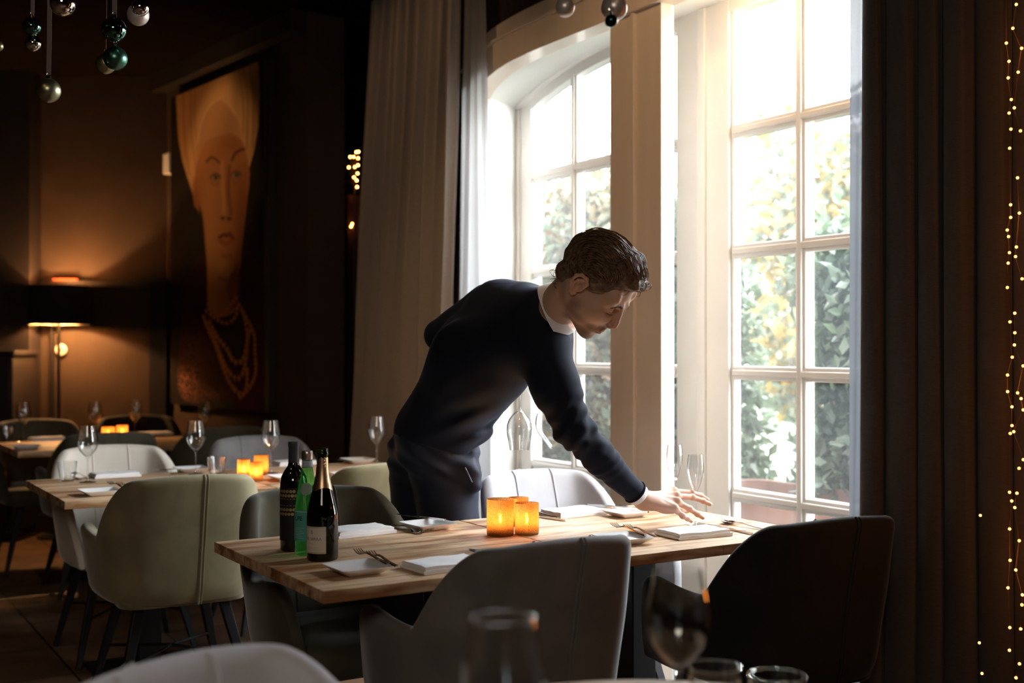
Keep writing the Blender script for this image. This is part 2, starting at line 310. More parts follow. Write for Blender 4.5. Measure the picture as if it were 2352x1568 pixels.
# ---- outer french windows: frame, stiles, muntins, panes
ZB = .02
rows = [.251, .732, 1.219, 1.703, 2.184]     # muntin heights
def leaf(name, w_in, w_out):
    """one glazed leaf; w_in is the meeting side, w_out the jamb side"""
    s = 1 if w_out > w_in else -1
    root = struct(empty(name, (U2, w_in, 0)))
    def loc(mb): mb.v = [(x-U2, y-w_in, z) for x, y, z in mb.v]; return mb
    a0, a1 = U2-.03, U2+.03; e2 = .0025
    def bx(mb, wa, wb, z0, z1, u0=a0, u1=a1):
        wa, wb = sorted((wa, wb)); return mb.box(u0, u1, wa, wb, z0, z1)
    st = MB(); bx(st, w_in+s*.012, w_in+s*.150, 0, arch_out(w_in)+.18, a0-e2, a1+e2); bx(st, w_in+s*.150, w_in+s*.166, .2, arch_out(w_in)+.02, a0+.012, a1-.012)
    bx(st, w_out-s*.10, w_out, 0, arch_out(w_out-s*.03)+.03, a0-e2, a1+e2)
    bx(st, w_out, w_out+s*.06, 0, arch_out(w_out)+.05, U2-.05, U2+.05)
    ws = np.linspace(w_in+s*.01, w_out, 30)
    st.strip([(w, arch_out(w)) for w in ws], [(w, arch_out(w)+.09) for w in ws], a0, a1)
    st.strip([(w, arch_out(w)+.05) for w in np.linspace(w_in-s*.0, w_out+s*.06, 30)], [(w, arch_out(w)+.16) for w in np.linspace(w_in, w_out+s*.06, 30)], U2-.06, U2+.02)
    bx(st, w_in+s*.014, w_out, 0, .20, a0-e2*2, a1+e2*2)
    loc(st).build('frame', M['white_paint'], root, bevel=.004)
    # muntins
    wl = w_in+s*.166; wr = w_out-s*.10; n = 3; bar = .052
    cw = (abs(wr-wl)-2*bar)/3
    mu = MB(); cols = []
    for i in range(3):
        c0 = wl+s*(i*(cw+bar)); cols.append((c0, c0+s*cw))
    for i in (1, 2):
        c = wl+s*(i*cw+(i-.5)*bar)
        bx(mu, c-bar/2, c+bar/2, .2, arch_out(c)+.02, a0+.006, a1-.006); bx(mu, c-.012, c+.012, .2, arch_out(c)+.02, a0-.004, a1)
    for z in rows:
        bx(mu, wl, wr, z-.027, z+.027, a0+.0075, a1-.0075); bx(mu, wl, wr, z-.012, z+.012, a0-.0025, a1-.001)
    loc(mu).build('muntins', M['white_paint'], root, bevel=.005)
    gl = MB()
    bx(gl, w_in+s*.15, w_out-s*.09, .19, 2.66, U2+.004, U2+.008)
    loc(gl).build('pane', M['pane'], root)
    return root
leaf('window_1', WC+.012, WC+1.407); leaf('window_2', WC-.012, WC-1.407)
mb = MB().box(U2-.045, U2-.03, WC-.03, WC+.012, 0, 2.84); struct(mb.build('trim_6', M['white_paint'], bevel=.003))

# ---- far end: painting wall, back wall, dark alcove
pw = []
def cwp(x, d): v = cam(x, d, 0); return (v.x, v.y)
def vwall(name, a, b, t, z0, z1, m):
    """vertical wall slab through plan points a->b with thickness t to the left-hand side"""
    a = Vector(a); b = Vector(b); n = Vector((-(b-a).y, (b-a).x)).normalized()*t
    q = [a, b, b+n, a+n]; mb = MB().rings([[(p.x, p.y, z0) for p in q], [(p.x, p.y, z1) for p in q]])
    return struct(mb.build(name, m))
A0 = cwp(-1.193, 6.855); A1 = cwp(-2.53, 8.55)
vwall('wall_front', A0, A1, -.25, 0, CEIL, M['dark_wall'])
B1 = cwp(-6.5, 8.50); B0 = cwp(-2.45, 8.50)
vwall('wall_back', B0, B1, -.2, 0, CEIL, M['dark_wall'])
struct(MB().box(3.5, 3.6, 5.8, 10.8, 0, CEIL).build('wall_alcove_side', M['black_wall']))
struct(MB().box(3.34, 3.6, 5.7, 5.9, 0, CEIL).build('wall_alcove_near', M['black_wall']))
struct(MB().box(3.2, 3.6, 5.7, 10.8, -.05, 0).build('floor_alcove', M['floor']))
# beam along the top of the painting wall, rail on the back wall, corner post
def slab(name, a, b, t, z0, z1, m): return vwall(name, a, b, t, z0, z1, m)
dirp = (Vector(A1)-Vector(A0)).normalized(); nrm = Vector((-dirp.y, dirp.x))
oA0 = Vector(A0)+nrm*.02; oA1 = Vector(A1)+nrm*.02
slab('trim_7', A0, A1, .10, CEIL-.12, CEIL, M['dark_trim'])
slab('trim_8', cwp(-2.45, 8.49), cwp(-6.4, 8.49), .03, 1.76, 1.80, M['dark_trim'])
slab('trim_9', cwp(-2.46, 8.46), cwp(-2.58, 8.46), .08, 0, 1.78, M['black_wall'])
slab('baseboard_back', cwp(-2.5, 8.485), cwp(-6.4, 8.485), .03, 0, .12, M['dark_trim'])
slab('trim_10', cwp(-3.40, 8.30), cwp(-3.64, 8.30), -.2, 0, CEIL, M['dark_trim'])
slab('trim_11', cwp(-3.30, 8.45), cwp(-3.31, 8.45), -.1, 0, 1.75, M['dark_trim'])

# ================================================================== OUTSIDE
ground = mat('lawn', (.10, .13, .05), .95); noisy(ground, (.03, .045, .02), (.07, .09, .04), 3)
struct(MB().box(U2+.1, 40, -14, 40, -.25, -.15).build('ground_outside', ground))
def leafmat(name, c, t):
    m = bpy.data.materials.new(name); m.use_nodes = True; m.node_tree.nodes.clear()
    o = N(m, 'ShaderNodeOutputMaterial'); a = N(m, 'ShaderNodeBsdfTranslucent'); b = N(m, 'ShaderNodeBsdfPrincipled'); x = N(m, 'ShaderNodeMixShader')
    nz = N(m, 'ShaderNodeTexNoise'); nz.inputs['Scale'].default_value = 2.2; nz.inputs['Detail'].default_value = 3; L(m, coords(m), nz.inputs['Vector'])
    r = N(m, 'ShaderNodeValToRGB'); r.color_ramp.elements[0].position = .35; r.color_ramp.elements[1].position = .65
    r.color_ramp.elements[0].color = (*c, 1); r.color_ramp.elements[1].color = (*t, 1); L(m, nz.outputs['Fac'], r.inputs['Fac'])
    L(m, r.outputs[0], a.inputs[0]); L(m, r.outputs[0], b.inputs['Base Color']); b.inputs['Roughness'].default_value = .35
    x.inputs[0].default_value = .55; L(m, a.outputs[0], x.inputs[1]); L(m, b.outputs[0], x.inputs[2]); L(m, x.outputs[0], o.inputs[0]); return m
LG = leafmat('green_leaves', (.055, .085, .05), (.11, .14, .075)); LY = leafmat('autumn_leaves', (.26, .17, .055), (.33, .25, .10)); LP = leafmat('pale_green_leaves', (.085, .115, .085), (.17, .20, .14))
LR = leafmat('reddish_leaves', (.20, .10, .065), (.15, .16, .08))
M['bark'] = mat('bark', (.16, .12, .09), .9)
def leaves(pts, size, seed, flat=.5):
    r = np.random.default_rng(seed); n = len(pts); v = []; 
    d = r.normal(size=(n, 3)); d /= np.linalg.norm(d, axis=1)[:, None]; e = np.cross(d, r.normal(size=(n, 3))); e /= np.linalg.norm(e, axis=1)[:, None]
    nn = np.cross(d, e); s = size*(.6+.8*r.random(n))[:, None]
    a = pts; tip = pts+d*s; m1 = pts+d*s*.45+e*s*.27+nn*s*.08; m2 = pts+d*s*.45-e*s*.27+nn*s*.08; mid = pts+d*s*.5
    V = np.stack([a, m1, tip, m2, mid], 1).reshape(-1, 3); i = np.arange(n)*5
    Fc = np.concatenate([np.stack([i, i+1, i+4], 1), np.stack([i+1, i+2, i+4], 1), np.stack([i+2, i+3, i+4], 1), np.stack([i+3, i, i+4], 1)])
    return V, Fc
def shrub(name, base, blobs, nleaf, size, m, seed, label, cat, group=None, m2=None, trunk=.02, nstem=7):
    root = empty(name, base); r = np.random.default_rng(seed); V = []
    tot = sum(b[3]*b[4]*b[5] for b in blobs)
    P_ = []
    for (x, y, z, rx, ry, rz) in blobs:
        k = int(nleaf*rx*ry*rz/tot); q = r.normal(size=(k, 3)); q /= np.linalg.norm(q, axis=1)[:, None]; q *= (r.random(k)**.45)[:, None]
        P_.append(np.array([x, y, z])+q*np.array([rx, ry, rz]))
    P_ = np.concatenate(P_); split = [P_] if m2 is None else [P_[::2], P_[1::2]]
    for pp, mm in zip(split, (m, m2)):
        v, f = leaves(pp, size, seed+1); me = bpy.data.meshes.new('foliage'); me.from_pydata(v.tolist(), [], f.tolist()); me.materials.append(mm)
        o = bpy.data.objects.new('foliage', me); COL.objects.link(o); o.parent = root; o['kind'] = 'stuff'
    mb = MB()
    for i in range(nstem):
        b = blobs[i % len(blobs)]; tip = Vector((b[0]+r.normal()*b[3]*.4, b[1]+r.normal()*b[4]*.4, b[2]+b[5]*.6)); st = Vector((r.normal()*.04, r.normal()*.04, 0)); mid = (st+tip)*.5+Vector(r.normal(size=3)*.08)
        mb.tube(cr_spline([st, mid, tip], 5), [trunk*(1-.08*k) for k in range(11)], 6)
    mb.build('branches', M['bark'], root, smooth=60)
    return tag(root, label, cat, group)
GZ = -.15
shrub('evergreen_shrub', (4.85, 7.85, GZ), [(0, 0, .9, .55, .7, .9), (.1, .3, 1.9, .5, .65, .65), (0, -.4, 1.9, .5, .55, .6), (0, .1, 2.4, .4, .5, .4)], 15000, .075, LG, 11, 'grey-green leafy shrub outside the left side of the left window', 'shrub', 'shrubs outside', LP)
shrub('evergreen_shrub', (4.7, 6.45, GZ), [(0, 0, .9, .5, .65, .95), (.1, .1, 1.85, .45, .65, .7), (0, .1, 2.4, .35, .4, .4)], 15000, .075, LP, 12, 'green and rust-tinted leafy shrub seen beside the centre post in the left window', 'shrub', 'shrubs outside', LR)
shrub('evergreen_shrub', (4.4, 5.15, GZ), [(0, 0, .8, .35, .5, .9), (0, 0, 1.6, .32, .42, .5), (0, 0, 2.05, .25, .3, .35)], 8000, .085, LG, 13, 'yellow-green broad-leaved shrub in the narrow glass strip right of the centre post', 'shrub', 'shrubs outside', LP)
shrub('evergreen_shrub', (4.62, 4.0, GZ), [(0, 0, .75, .4, .5, .9), (0, -.1, 1.5, .38, .5, .55), (0, .2, 1.85, .3, .4, .35)], 11000, .085, LG, 14, 'silvery green shrub behind the wide panes of the right window', 'shrub', 'shrubs outside', LP)
shrub('evergreen_shrub', (4.50, 3.15, GZ), [(.05, 0, .9, .25, .42, .9), (0, -.05, 1.6, .3, .38, .55)], 4200, .11, LP, 15, 'large-leaved climbing shrub in the narrow right-hand panes beside the sheer curtain', 'shrub', 'shrubs outside', LG)
shrub('autumn_tree', (7.4, 6.8, GZ), [(0, 0, 1.5, .8, .9, .7), (0, 0, 2.55, .9, 1.0, .75), (.1, -.6, 3.2, .6, .5, .5), (0, .6, 3.3, .5, .4, .4)], 9500, .12, LY, 16, 'yellow autumn tree standing beyond the shrub in the right window', 'tree', 'trees outside', LP, trunk=.05, nstem=8)
shrub('autumn_tree', (6.8, 4.6, GZ), [(0, 0, 1.6, .6, .7, .6), (0, 0, 2.6, .7, .8, .8), (0, -.2, 3.4, .5, .5, .4)], 8500, .12, LY, 17, 'golden tree seen through the narrow panes next to the sheer curtain', 'tree', 'trees outside', LP, trunk=.05, nstem=8)
shrub('autumn_tree', (8.2, 12.2, GZ), [(0, 0, 2.2, 1.1, 1.6, 1.4), (0, 1.5, 2.1, .9, .9, .7), (0, -1.3, 2.3, .8, 1.0, .8)], 9000, .13, LG, 18, 'loose green tree far beyond the shrubs in the left window', 'tree', 'trees outside', LY, trunk=.06, nstem=9)
shrub('autumn_tree', (9.5, 9.0, GZ), [(0, 0, 1.7, 1.0, 1.6, 1.2)], 7000, .13, LP, 19, 'pale green tree low behind the garden shrubs in the middle of the view', 'tree', 'trees outside', LG, trunk=.06, nstem=9)
# terracotta planter under the right window
terr = mat('terracotta', (.2, .09, .06), .8); noisy(terr, (.17, .085, .06), (.22, .115, .085), 6)
pr = empty('terracotta_planter', (3.98, 3.45, GZ)); mb = MB()
def rr(hx, hy, r, z, n=6):
    o = []
    for cx, cy, a0 in ((hx-r, hy-r, 0), (-hx+r, hy-r, pi/2), (-hx+r, -hy+r, pi), (hx-r, -hy+r, 3*pi/2)):
        for k in range(n+1): a = a0+pi/2*k/n; o.append((cx+r*cos(a), cy+r*sin(a), z))
    return o
mb.rings([rr(.26, 1.0, .1, 0), rr(.31, 1.08, .12, .69), rr(.34, 1.12, .13, .71), rr(.34, 1.12, .13, .79), rr(.30, 1.08, .1, .79), rr(.29, 1.06, .1, .65)]); mb.build('trough', terr, pr, smooth=40)
MB().rings([rr(.29, 1.06, .1, .655), rr(.28, 1.05, .1, .71)]).build('soil', mat('soil', (.05, .035, .025), .95), pr)
tag(pr, 'long terracotta planter trough outside, low behind the bottom panes of the right window', 'planter')

# ================================================================== CURTAINS
def curtain(path_fn, z0, z1, ns, nz_, folds, amp, seed, lean=None):
    """path_fn(s,z)->(u,w); pleats push along u"""
    r = np.random.default_rng(seed); ph = np.cumsum(.7+.6*r.random(folds+2)); ph = ph/ph[folds]
    v = []; f = []
    am = .7+.6*r.random(folds+2)
    for i in range(nz_+1):
        z = z0+(z1-z0)*i/nz_; q = i/nz_
        for j in range(ns+1):
            s_ = j/ns; k = np.searchsorted(ph[:folds+1], s_); k = min(k, folds); lo = ph[k-1] if k > 0 else 0; t = (s_-lo)/max(1e-6, ph[k]-lo)
            a = amp*am[k]*(1-.35*q)*(.85+.15*sin(3*z+k)); b = a*sin(pi*t)**.8-a*.4+.004*sin(1.7*z+9*s_)+.002*sin(31*s_+z)
            u, w = path_fn(s_, z); w += .018*sin(2*pi*t+.6*z)*(1 if amp > .03 else .3)
            v.append((u-b, w, z))
    n = ns+1
    for i in range(nz_):
        for j in range(ns): f.append((i*n+j, i*n+j+1, (i+1)*n+j+1, (i+1)*n+j))
    mb = MB(); mb.add(v, f); return mb
def lerp(a, b, t): return a+(b-a)*t
def mk_curtain(name, mb, m, label, thick=.002, parent=None):
    c = mb.build(name, m, parent, smooth=80)
    if thick: s_ = c.modifiers.new('thick', 'SOLIDIFY'); s_.thickness = thick
    if label: tag(c, label, 'curtain')
    return c
def lw(top, mid, bot, z):   # edge position at z=3.0 / 1.4 / 0
    return lerp(mid, top, (z-1.4)/1.7) if z > 1.4 else lerp(bot, mid, z/1.4)
mk_curtain('drape_curtain', curtain(lambda s_, z: (2.74, lerp(lw(4.93, 5.01, 5.06, z), lw(5.90, 6.12, 6.26, z), s_)), .02, 3.2, 260, 40, 8, .105, 3), M['curtain'],
           'floor-length taupe pleated drape hanging left of the window, lit along its window side')
mk_curtain('sheer_curtain', curtain(lambda s_, z: (2.80, lerp(lw(4.79, 4.72, 4.74, z), lw(4.97, 5.05, 5.1, z), s_)), .02, 3.2, 60, 30, 2, .03, 5), M['sheer_left'],
           'pale sheer curtain glowing beside the taupe drape at the left jamb', thick=0)
mk_curtain('sheer_curtain', curtain(lambda s_, z: (2.81, lerp(lw(2.395, 2.39, 2.38, z), lw(2.545, 2.562, 2.574, z), s_)), .02, 3.2, 40, 30, 1, .012, 6), M['sheer'],
           'bluish see-through sheer curtain with faint creases on the right of the window', thick=0)
dr = curtain(lambda s_, z: (2.74, lerp(2.44, 1.50, s_)), .02, 3.2, 260, 40, 9, .075, 8)
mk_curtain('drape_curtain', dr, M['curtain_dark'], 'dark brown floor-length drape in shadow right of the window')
# ================================================================== TABLES
TZ = .76
def table_mesh(name, x0, x1, y0, y1, label, group):
    root = empty(name, ((x0+x1)/2, (y0+y1)/2, 0)); hx, hy = (x1-x0)/2, (y1-y0)/2
    MB().box(-hx+.0015, hx-.0015, -hy, hy, TZ-.030, TZ).build('tabletop', M['oak'], root, bevel=.002)
    MB().box(-.045, .045, -.045, .045, .012, TZ-.04).build('pedestal', M['black_metal'], root, bevel=.003)
    MB().box(-.21, .21, -.21, .21, 0, .012).build('base_plate', M['black_metal'], root, bevel=.003)
    MB().box(-.25, .25, -.03, .03, TZ-.045, TZ-.0305).box(-.03, .03, -.25, .25, TZ-.045, TZ-.0305).build('bracket', M['black_metal'], root)
    return tag(root, label, 'table', group)
g = 'square oak restaurant tables'
table_mesh('dining_table', 1.053, 1.862, 2.535, 3.346, 'oak-topped square table carrying the three bottles', g)
table_mesh('dining_table', 1.864, 2.673, 2.535, 3.346, 'oak-topped square table at the window under the waiter\'s outstretched hand', g)
table_mesh('dining_table', .865, 1.675, 4.507, 5.31, 'oak-topped square table behind the olive chair, its left corner jutting toward the aisle', g)
table_mesh('dining_table', 1.677, 2.49, 4.507, 5.31, 'oak-topped square table with the amber candle glasses, second row', g)
table_mesh('dining_table', 1.06, 1.86, 6.75, 7.52, 'oak-topped square table in the dim back row below the floor lamp', g)
table_mesh('dining_table', 1.862, 2.36, 6.76, 7.45, 'oak-topped table pushed against the wall under the portrait, back row', g)
rt = empty('round_table', cam(.215, 1.545, 0))
MB().lathe([(.0001, TZ-.03), (.440, TZ-.03), (.45, TZ-.026), (.45, TZ-.004), (.447, TZ), (.0001, TZ)], 72).build('tabletop', M['oak'], rt, smooth=30)
MB().lathe([(.04, .012), (.04, TZ-.03)], 24).build('pedestal', M['black_metal'], rt, smooth=60); MB().lathe([(.0001, 0), (.24, 0), (.24, .012), (.0001, .014)], 48).build('base_plate', M['black_metal'], rt, smooth=30)
tag(rt, 'small round table in the near bottom edge carrying the blurred wine glasses and tumblers', 'table')

# ================================================================== CHAIRS
def chair_sections():
    half = [(0, -.262), (.10, -.258), (.19, -.238), (.243, -.185), (.268, -.08), (.280, .05), (.278, .17), (.268, .265)]
    pts = [(-x, y) for x, y in half[::-1]]+half[1:]
    P_ = np.array(cr_spline(pts, 7)); d = np.r_[0, np.cumsum(np.linalg.norm(np.diff(P_, axis=0), axis=1))]; mid = d[-1]/2
    secs = []
    for i, (x, y) in enumerate(P_):
        a = P_[max(i-1, 0)]; b = P_[min(i+1, len(P_)-1)]; t = (b-a)/np.linalg.norm(b-a); n = np.array([t[1], -t[0]])   # outward
        l = abs(d[i]-mid); half_l = mid
        zt = .875-.012*(l/.2)**2 if l < .20 else .863
        zt = zt-(.863-.650)*sm(.20, .40, l)
        zt += .022*sm(.42, .66, l)
        k = max(0, (l-(half_l-.13))/.13); zt = .415+(zt-.415)*max(0.0, 1-k**2.6)**.8 if k < 1 else .42
        zt = max(zt, .47); zb = .405
        th = .058*(1-.5*sm(.8, 1, l/half_l)); back = 1-sm(.16, .34, l)
        def pos(z, off):
            q = (z-.405)/.46; s_ = .86+.14*min(1, q*1.7); X = x*s_; Y = y*(.93+.07*q)
            if back > 0: X *= 1-.035*back*max(0, q-.5)*2
            Y -= .055*q*q*back
            return (X+n[0]*off, Y+n[1]*off, z)
        loop = []
        for k2 in range(9): z = zb+(zt-th*.5-zb)*k2/8; loop.append(pos(z, th*.5-(.012 if k2 == 0 else 0)))
        for k2 in range(1, 8): a_ = pi*k2/8; loop.append(pos(zt-th*.5+th*.5*sin(a_), th*.5*cos(a_)))
        for k2 in range(8, -1, -1): z = zb+(zt-th*.5-zb)*k2/8; puff = .010*sin(pi*k2/8)*back; loop.append(pos(z, -th*.5-puff))
        secs.append(loop)
    return secs, d-mid
SECS, SL = chair_sections()
def chair_proto():
    root = empty('dining_chair'); tag(root, 'x', 'chair')
    mb = MB().rings(SECS); sh = mb.build('backrest', M['olive'], root, smooth=60)
    ss = sh.modifiers.new('s', 'SUBSURF'); ss.levels = ss.render_levels = 1
    # seams
    def seam(l, a, b, r=.0035, off=.0015):
        i = int(np.searchsorted(SL, l)); i = min(max(i, 1), len(SL)-1); t = (l-SL[i-1])/(SL[i]-SL[i-1]); out = []
        for k in range(a, b):
            p = np.array(SECS[i-1][k])*(1-t)+np.array(SECS[i][k])*t; out.append(p)
        return out
    mb = MB()
    mb.tube(seam(.035, 0, 12), .0042, 6); mb.tube(seam(.047, 0, 12), .0030, 6)
    for s_ in (-.085, .085): mb.tube(seam(s_, 13, 24), .0036, 6)
    mb.build('piping', M['olive'], sh, smooth=60)
    # seat
    R = []
    for z, k in ((.395, .90), (.40, .97), (.43, 1.0), (.465, 1.0), (.487, .97), (.496, .90), (.500, .6), (.501, .2)):
        R.append([(x*k, y*k+.012, z) for x, y, _ in rr(.232, .245, .07, 0, 5)])
    MB().rings(R).build('seat', M['olive'], root, smooth=60)
    for sx in (-1, 1):
        for sy in (-1, 1):
            t0 = Vector((sx*.15, sy*.15, .40)); t1 = Vector((sx*.245, sy*.235, 0)); mb = MB()
            def sq(c, r): return [(c.x+a*r, c.y+b*r, c.z) for a, b in ((-1, -1), (1, -1), (1, 1), (-1, 1))]
            mb.rings([sq(t0, .019), sq(t0.lerp(t1, .5), .016), sq(t1, .010)]); mb.build('leg', M['black_metal'], root, bevel=.003)
    mb = MB(); z = .19; q = .53
    a = Vector((.197, .193, z))
    mb.tube([(-a.x, -a.y, z), (0, 0, z+.02), (a.x, a.y, z)], .006, 6).tube([(-a.x, a.y, z), (0, 0, z+.02), (a.x, -a.y, z)], .006, 6)
    mb.build('stretcher', M['black_metal'], root, smooth=60)
    MB().box(-.17, .17, -.17, .17, .385, .402).build('seat_frame', M['black_metal'], root, bevel=.004)
    return root
CH = chair_proto(); used = [False]
def chair(x, y, ang, m, label, group):
    r = CH if not used[0] else copy_tree(CH); used[0] = True
    r.location = (x, y, 0); r.rotation_euler = (0, 0, radians(ang)); r['label'] = label; r['group'] = group
    for c in r.children:
        for o in [c]+list(c.children):
            if o.name.split('.')[0] in ('backrest', 'seat', 'piping'):
                o.material_slots[0].link = 'OBJECT'; o.material_slots[0].material = m
    return r
g1 = 'velvet armchairs around the tables'
chair(1.235, 4.43, -2, M['olive'], 'olive green velvet armchair with its back to the camera, left of the three bottles', g1)
chair(2.04, 4.47, 0, M['olive'], 'olive velvet armchair partly hidden behind the waiter\'s trousers', g1)
chair(1.55, 2.60, 1, M['mid_grey'], 'dark grey velvet armchair in the middle, back to the camera, before the table seam', g1)
chair(2.39, 2.50, -4, M['charcoal'], 'almost black armchair in silhouette against the bright window, right of the dark grey one', g1)
chair(1.44, 3.27, 180, M['olive_dark'], 'dark olive armchair tucked under the far side of the table behind the bottles', g1)
chair(2.33, 3.34, 180, M['light_grey'], 'light grey velvet armchair beside the window behind the candle glasses', g1)
chair(1.27, 5.28, 180, M['beige'], 'beige velvet armchair facing the camera behind the left table corner', g1)
chair(2.03, 5.47, 180, M['grey'], 'grey velvet armchair facing the camera behind the amber candles', g1)
chair(1.47, 6.72, 0, M['olive_dark'], 'dark olive armchair with back turned, just behind the beige armchair', g1)
chair(2.10, 6.83, 8, M['olive_dark'], 'dim olive armchair with back turned, below the portrait painting', g1)
chair(1.33, 7.55, 180, M['olive_dark'], 'dark armchair on the far side of the back table, under the floor lamp', g1)
chair(1.95, 7.70, 172, M['charcoal'], 'dark brown armchair by the wall, under the lower left corner of the portrait', g1)
chair(.70, 7.55, 180, M['olive_dark'], 'dim olive armchair cut by the left edge of the picture in the back row', g1)
p_ = cam(-.245, 1.505, 0); chair(p_.x, p_.y, -156.5, M['silver_grey'], 'blurred light grey armchair in the bottom left, nearest of all', g1)

# ================================================================== GLASSWARE
def lathe_obj(name, prof, m, parent=None, n=40, rib=None, smooth=50):
    return MB().lathe(prof, n, rib=rib).build(name, m, parent, smooth=smooth)
def wine_glass():
    k = 1.0
    outer = [(.0001, 0), (.034, 0), (.0355, .0015), (.034, .003), (.02, .0045), (.008, .008), (.0042, .016), (.0036, .04), (.0036, .085), (.0048, .098), (.010, .106), (.022, .118), (.034, .134), (.0405, .152), (.0418, .168), (.0398, .19), (.035, .213), (.0315, .235)]
    inner = [(.0308, .235), (.0343, .213), (.0391, .19), (.0411, .168), (.0398, .152), (.0333, .135), (.021, .120), (.009, .1085), (.0001, .107)]
    root = empty('wine_glass'); 
    lathe_obj('bowl', outer[9:]+inner, M['glass'], root, 48); lathe_obj('stem', outer[5:10], M['glass'], root, 16); lathe_obj('foot', outer[:6], M['glass'], root, 40)
    return tag(root, 'x', 'wine glass')
def flute():
    outer = [(.0045, .098), (.009, .112), (.016, .128), (.0235, .150), (.0275, .172), (.0268, .195), (.0235, .225)]
    inner = [(.0228, .225), (.0261, .195), (.0268, .172), (.0228, .151), (.0152, .130), (.007, .113), (.0001, .108)]
    root = empty('champagne_flute')
    lathe_obj('bowl', outer+inner, M['glass'], root, 40); lathe_obj('stem', [(.008, .008), (.004, .016), (.0035, .05), (.0035, .09), (.0045, .098)], M['glass'], root, 16)
    lathe_obj('foot', [(.0001, 0), (.034, 0), (.035, .0015), (.02, .0045), (.008, .008)], M['glass'], root, 40)
    return tag(root, 'x', 'champagne flute')
def tumbler():
    rib = lambda a, r, z: 1+.022*sin(14*a)*(1 if .01 < z < .072 and r > .03 else 0)
    root = MB().lathe([(.0001, 0), (.027, 0), (.030, .004), (.034, .03), (.0385, .06), (.0405, .084), (.0395, .084), (.037, .06), (.0325, .03), (.029, .012), (.0001, .010)], 84, rib=rib).build('water_tumbler', M['glass'], smooth=50)
    return tag(root, 'x', 'tumbler')
PROTO = {}
def place(kind, fn, p, rz, label, group, scale=1):
    if kind not in PROTO: PROTO[kind] = fn(); r = PROTO[kind]
    else: r = copy_tree(PROTO[kind])
    r.location = p; r.rotation_euler = (0, 0, rz); r.scale = (scale,)*3 if not hasattr(scale, '__len__') else scale; r['label'] = label; r['group'] = group
    return r
def wg(px, py, label, sc=1.0): return place('wg', wine_glass, pixz(px, py, TZ), 0, label, 'wine glasses on the tables', sc)
wg(202, 1107, 'empty wine glass on the second-row table in front of the beige armchair')
wg(450, 1088, 'empty wine glass rising behind the back of the olive armchair', 1.0)
wg(622, 1087, 'empty wine glass just right of the amber candle glasses, second row')
wg(866, 1070, 'empty wine glass just left of the waiter\'s hip')
wg(55, 1014, 'empty wine glass at the left end of the dim back table')
wg(218, 1011, 'wine glass in the back row left of the small candles', 1.0)
wg(311, 1005, 'faint wine glass in the back row right of the small candles', 1.0)
wg(471, 1006, 'faint wine glass in the back row in front of the painting\'s lower edge', .95)
def near(kind, fn, px, d, label, group, sc=1):
    p = pix(px, 0, d); p.z = TZ; return place(kind, fn, p, 0, label, group, sc)
near('wg', wine_glass, 1155, 1.30, 'out-of-focus wine glass at the bottom centre, cut by the picture edge', 'wine glasses on the tables', 1.12)
near('wg', wine_glass, 1557, 1.66, 'out-of-focus wine glass before the dark silhouette chair', 'wine glasses on the tables', 1.06)
def tb(px, py, label, sc=1): return place('tb', tumbler, pixz(px, py, TZ), 0, label, 'ribbed water tumblers', sc)
tb(155, 1104, 'ribbed clear tumbler on the second-row table left of the wine glass', .98)
tb(498, 1093, 'ribbed clear tumbler peeking over the olive armchair', 1.0)
tb(18, 1010, 'ribbed clear tumbler at the left picture edge, back row', 1.0)
near('tb', tumbler, 1641, 1.745, 'blurred clear tumbler at the bottom edge right of the blurred wine glass', 'ribbed water tumblers', (.95, .95, 1.06))
near('tb', tumbler, 1784, 1.72, 'blurred clear tumbler at the bottom edge, right-hand one of the two', 'ribbed water tumblers', (1.0, 1.0, .98))
place('fl', flute, pixz(1597, 1203, TZ), 0, 'champagne flute in the waiter\'s fingertips', 'champagne flutes', (1.0, 1.0, .98))
place('fl', flute, pixz(1549, 1178, TZ), 0, 'champagne flute standing just behind the waiter\'s hand', 'champagne flutes', (1.02, 1.02, 1.03))
# glasses hanging upside down from the waiter's left hand
def hang(px, py, d, tilt, yaw, label, sc):
    r = place('wg', wine_glass, pix(px, py, d), 0, label, 'wine glasses held upside down', sc)
    r.matrix_world = Matrix.Translation(pix(px, py, d)) @ Matrix.Rotation(-PHI, 4, 'Z') @ Matrix.Rotation(radians(tilt), 4, 'Y') @ Matrix.Rotation(radians(yaw), 4, 'X') @ Matrix.Diagonal((sc, sc, sc, 1)); return r
hang(1193, 868, 3.86, 180, 2, 'upside-down wine glass hanging straight below the waiter\'s chest', 1.0)
hang(1205, 880, 3.93, 151, -6, 'tilted upside-down wine glass hanging beside the waiter\'s sleeve', 1.0)

# ---- candles
def candle(px, py, r, h, name, label, en, mm=None):
    p = pixz(px, py, TZ); root = empty(name, p)
    mm = mm or M['amber']
    MB().lathe([(.0001, .012), (r*.93, .012), (r*.96, .018), (r*.98, h), (r, h), (r, .006), (r*.96, 0), (.0001, 0)], 48).build('glass_cup', mm, root, smooth=50)
    MB().lathe([(.0001, .014), (r*.55, .014), (r*.55, h*.33), (.0001, h*.33)], 24).build('candle', M['wax'], root, smooth=50)
    MB().lathe([(.0001, h*.33), (.0035, h*.33+.006), (.0045, h*.33+.012), (.003, h*.33+.020), (.0001, h*.33+.030)], 12).build('flame', M['flame'], root, smooth=60)
    tag(root, label, 'candle holder', 'amber candle glasses'); l = point('candle_light', p+Vector((0, 0, h*.33+.02)), en, (1, .50, .16), .006); return root
candle(1149, 1228, .0405, .108, 'candle_holder', 'larger amber patterned candle glass on the main table', 1.1)
candle(1210, 1226, .036, .094, 'candle_holder', 'smaller amber patterned candle glass, right one on the main table', .8)
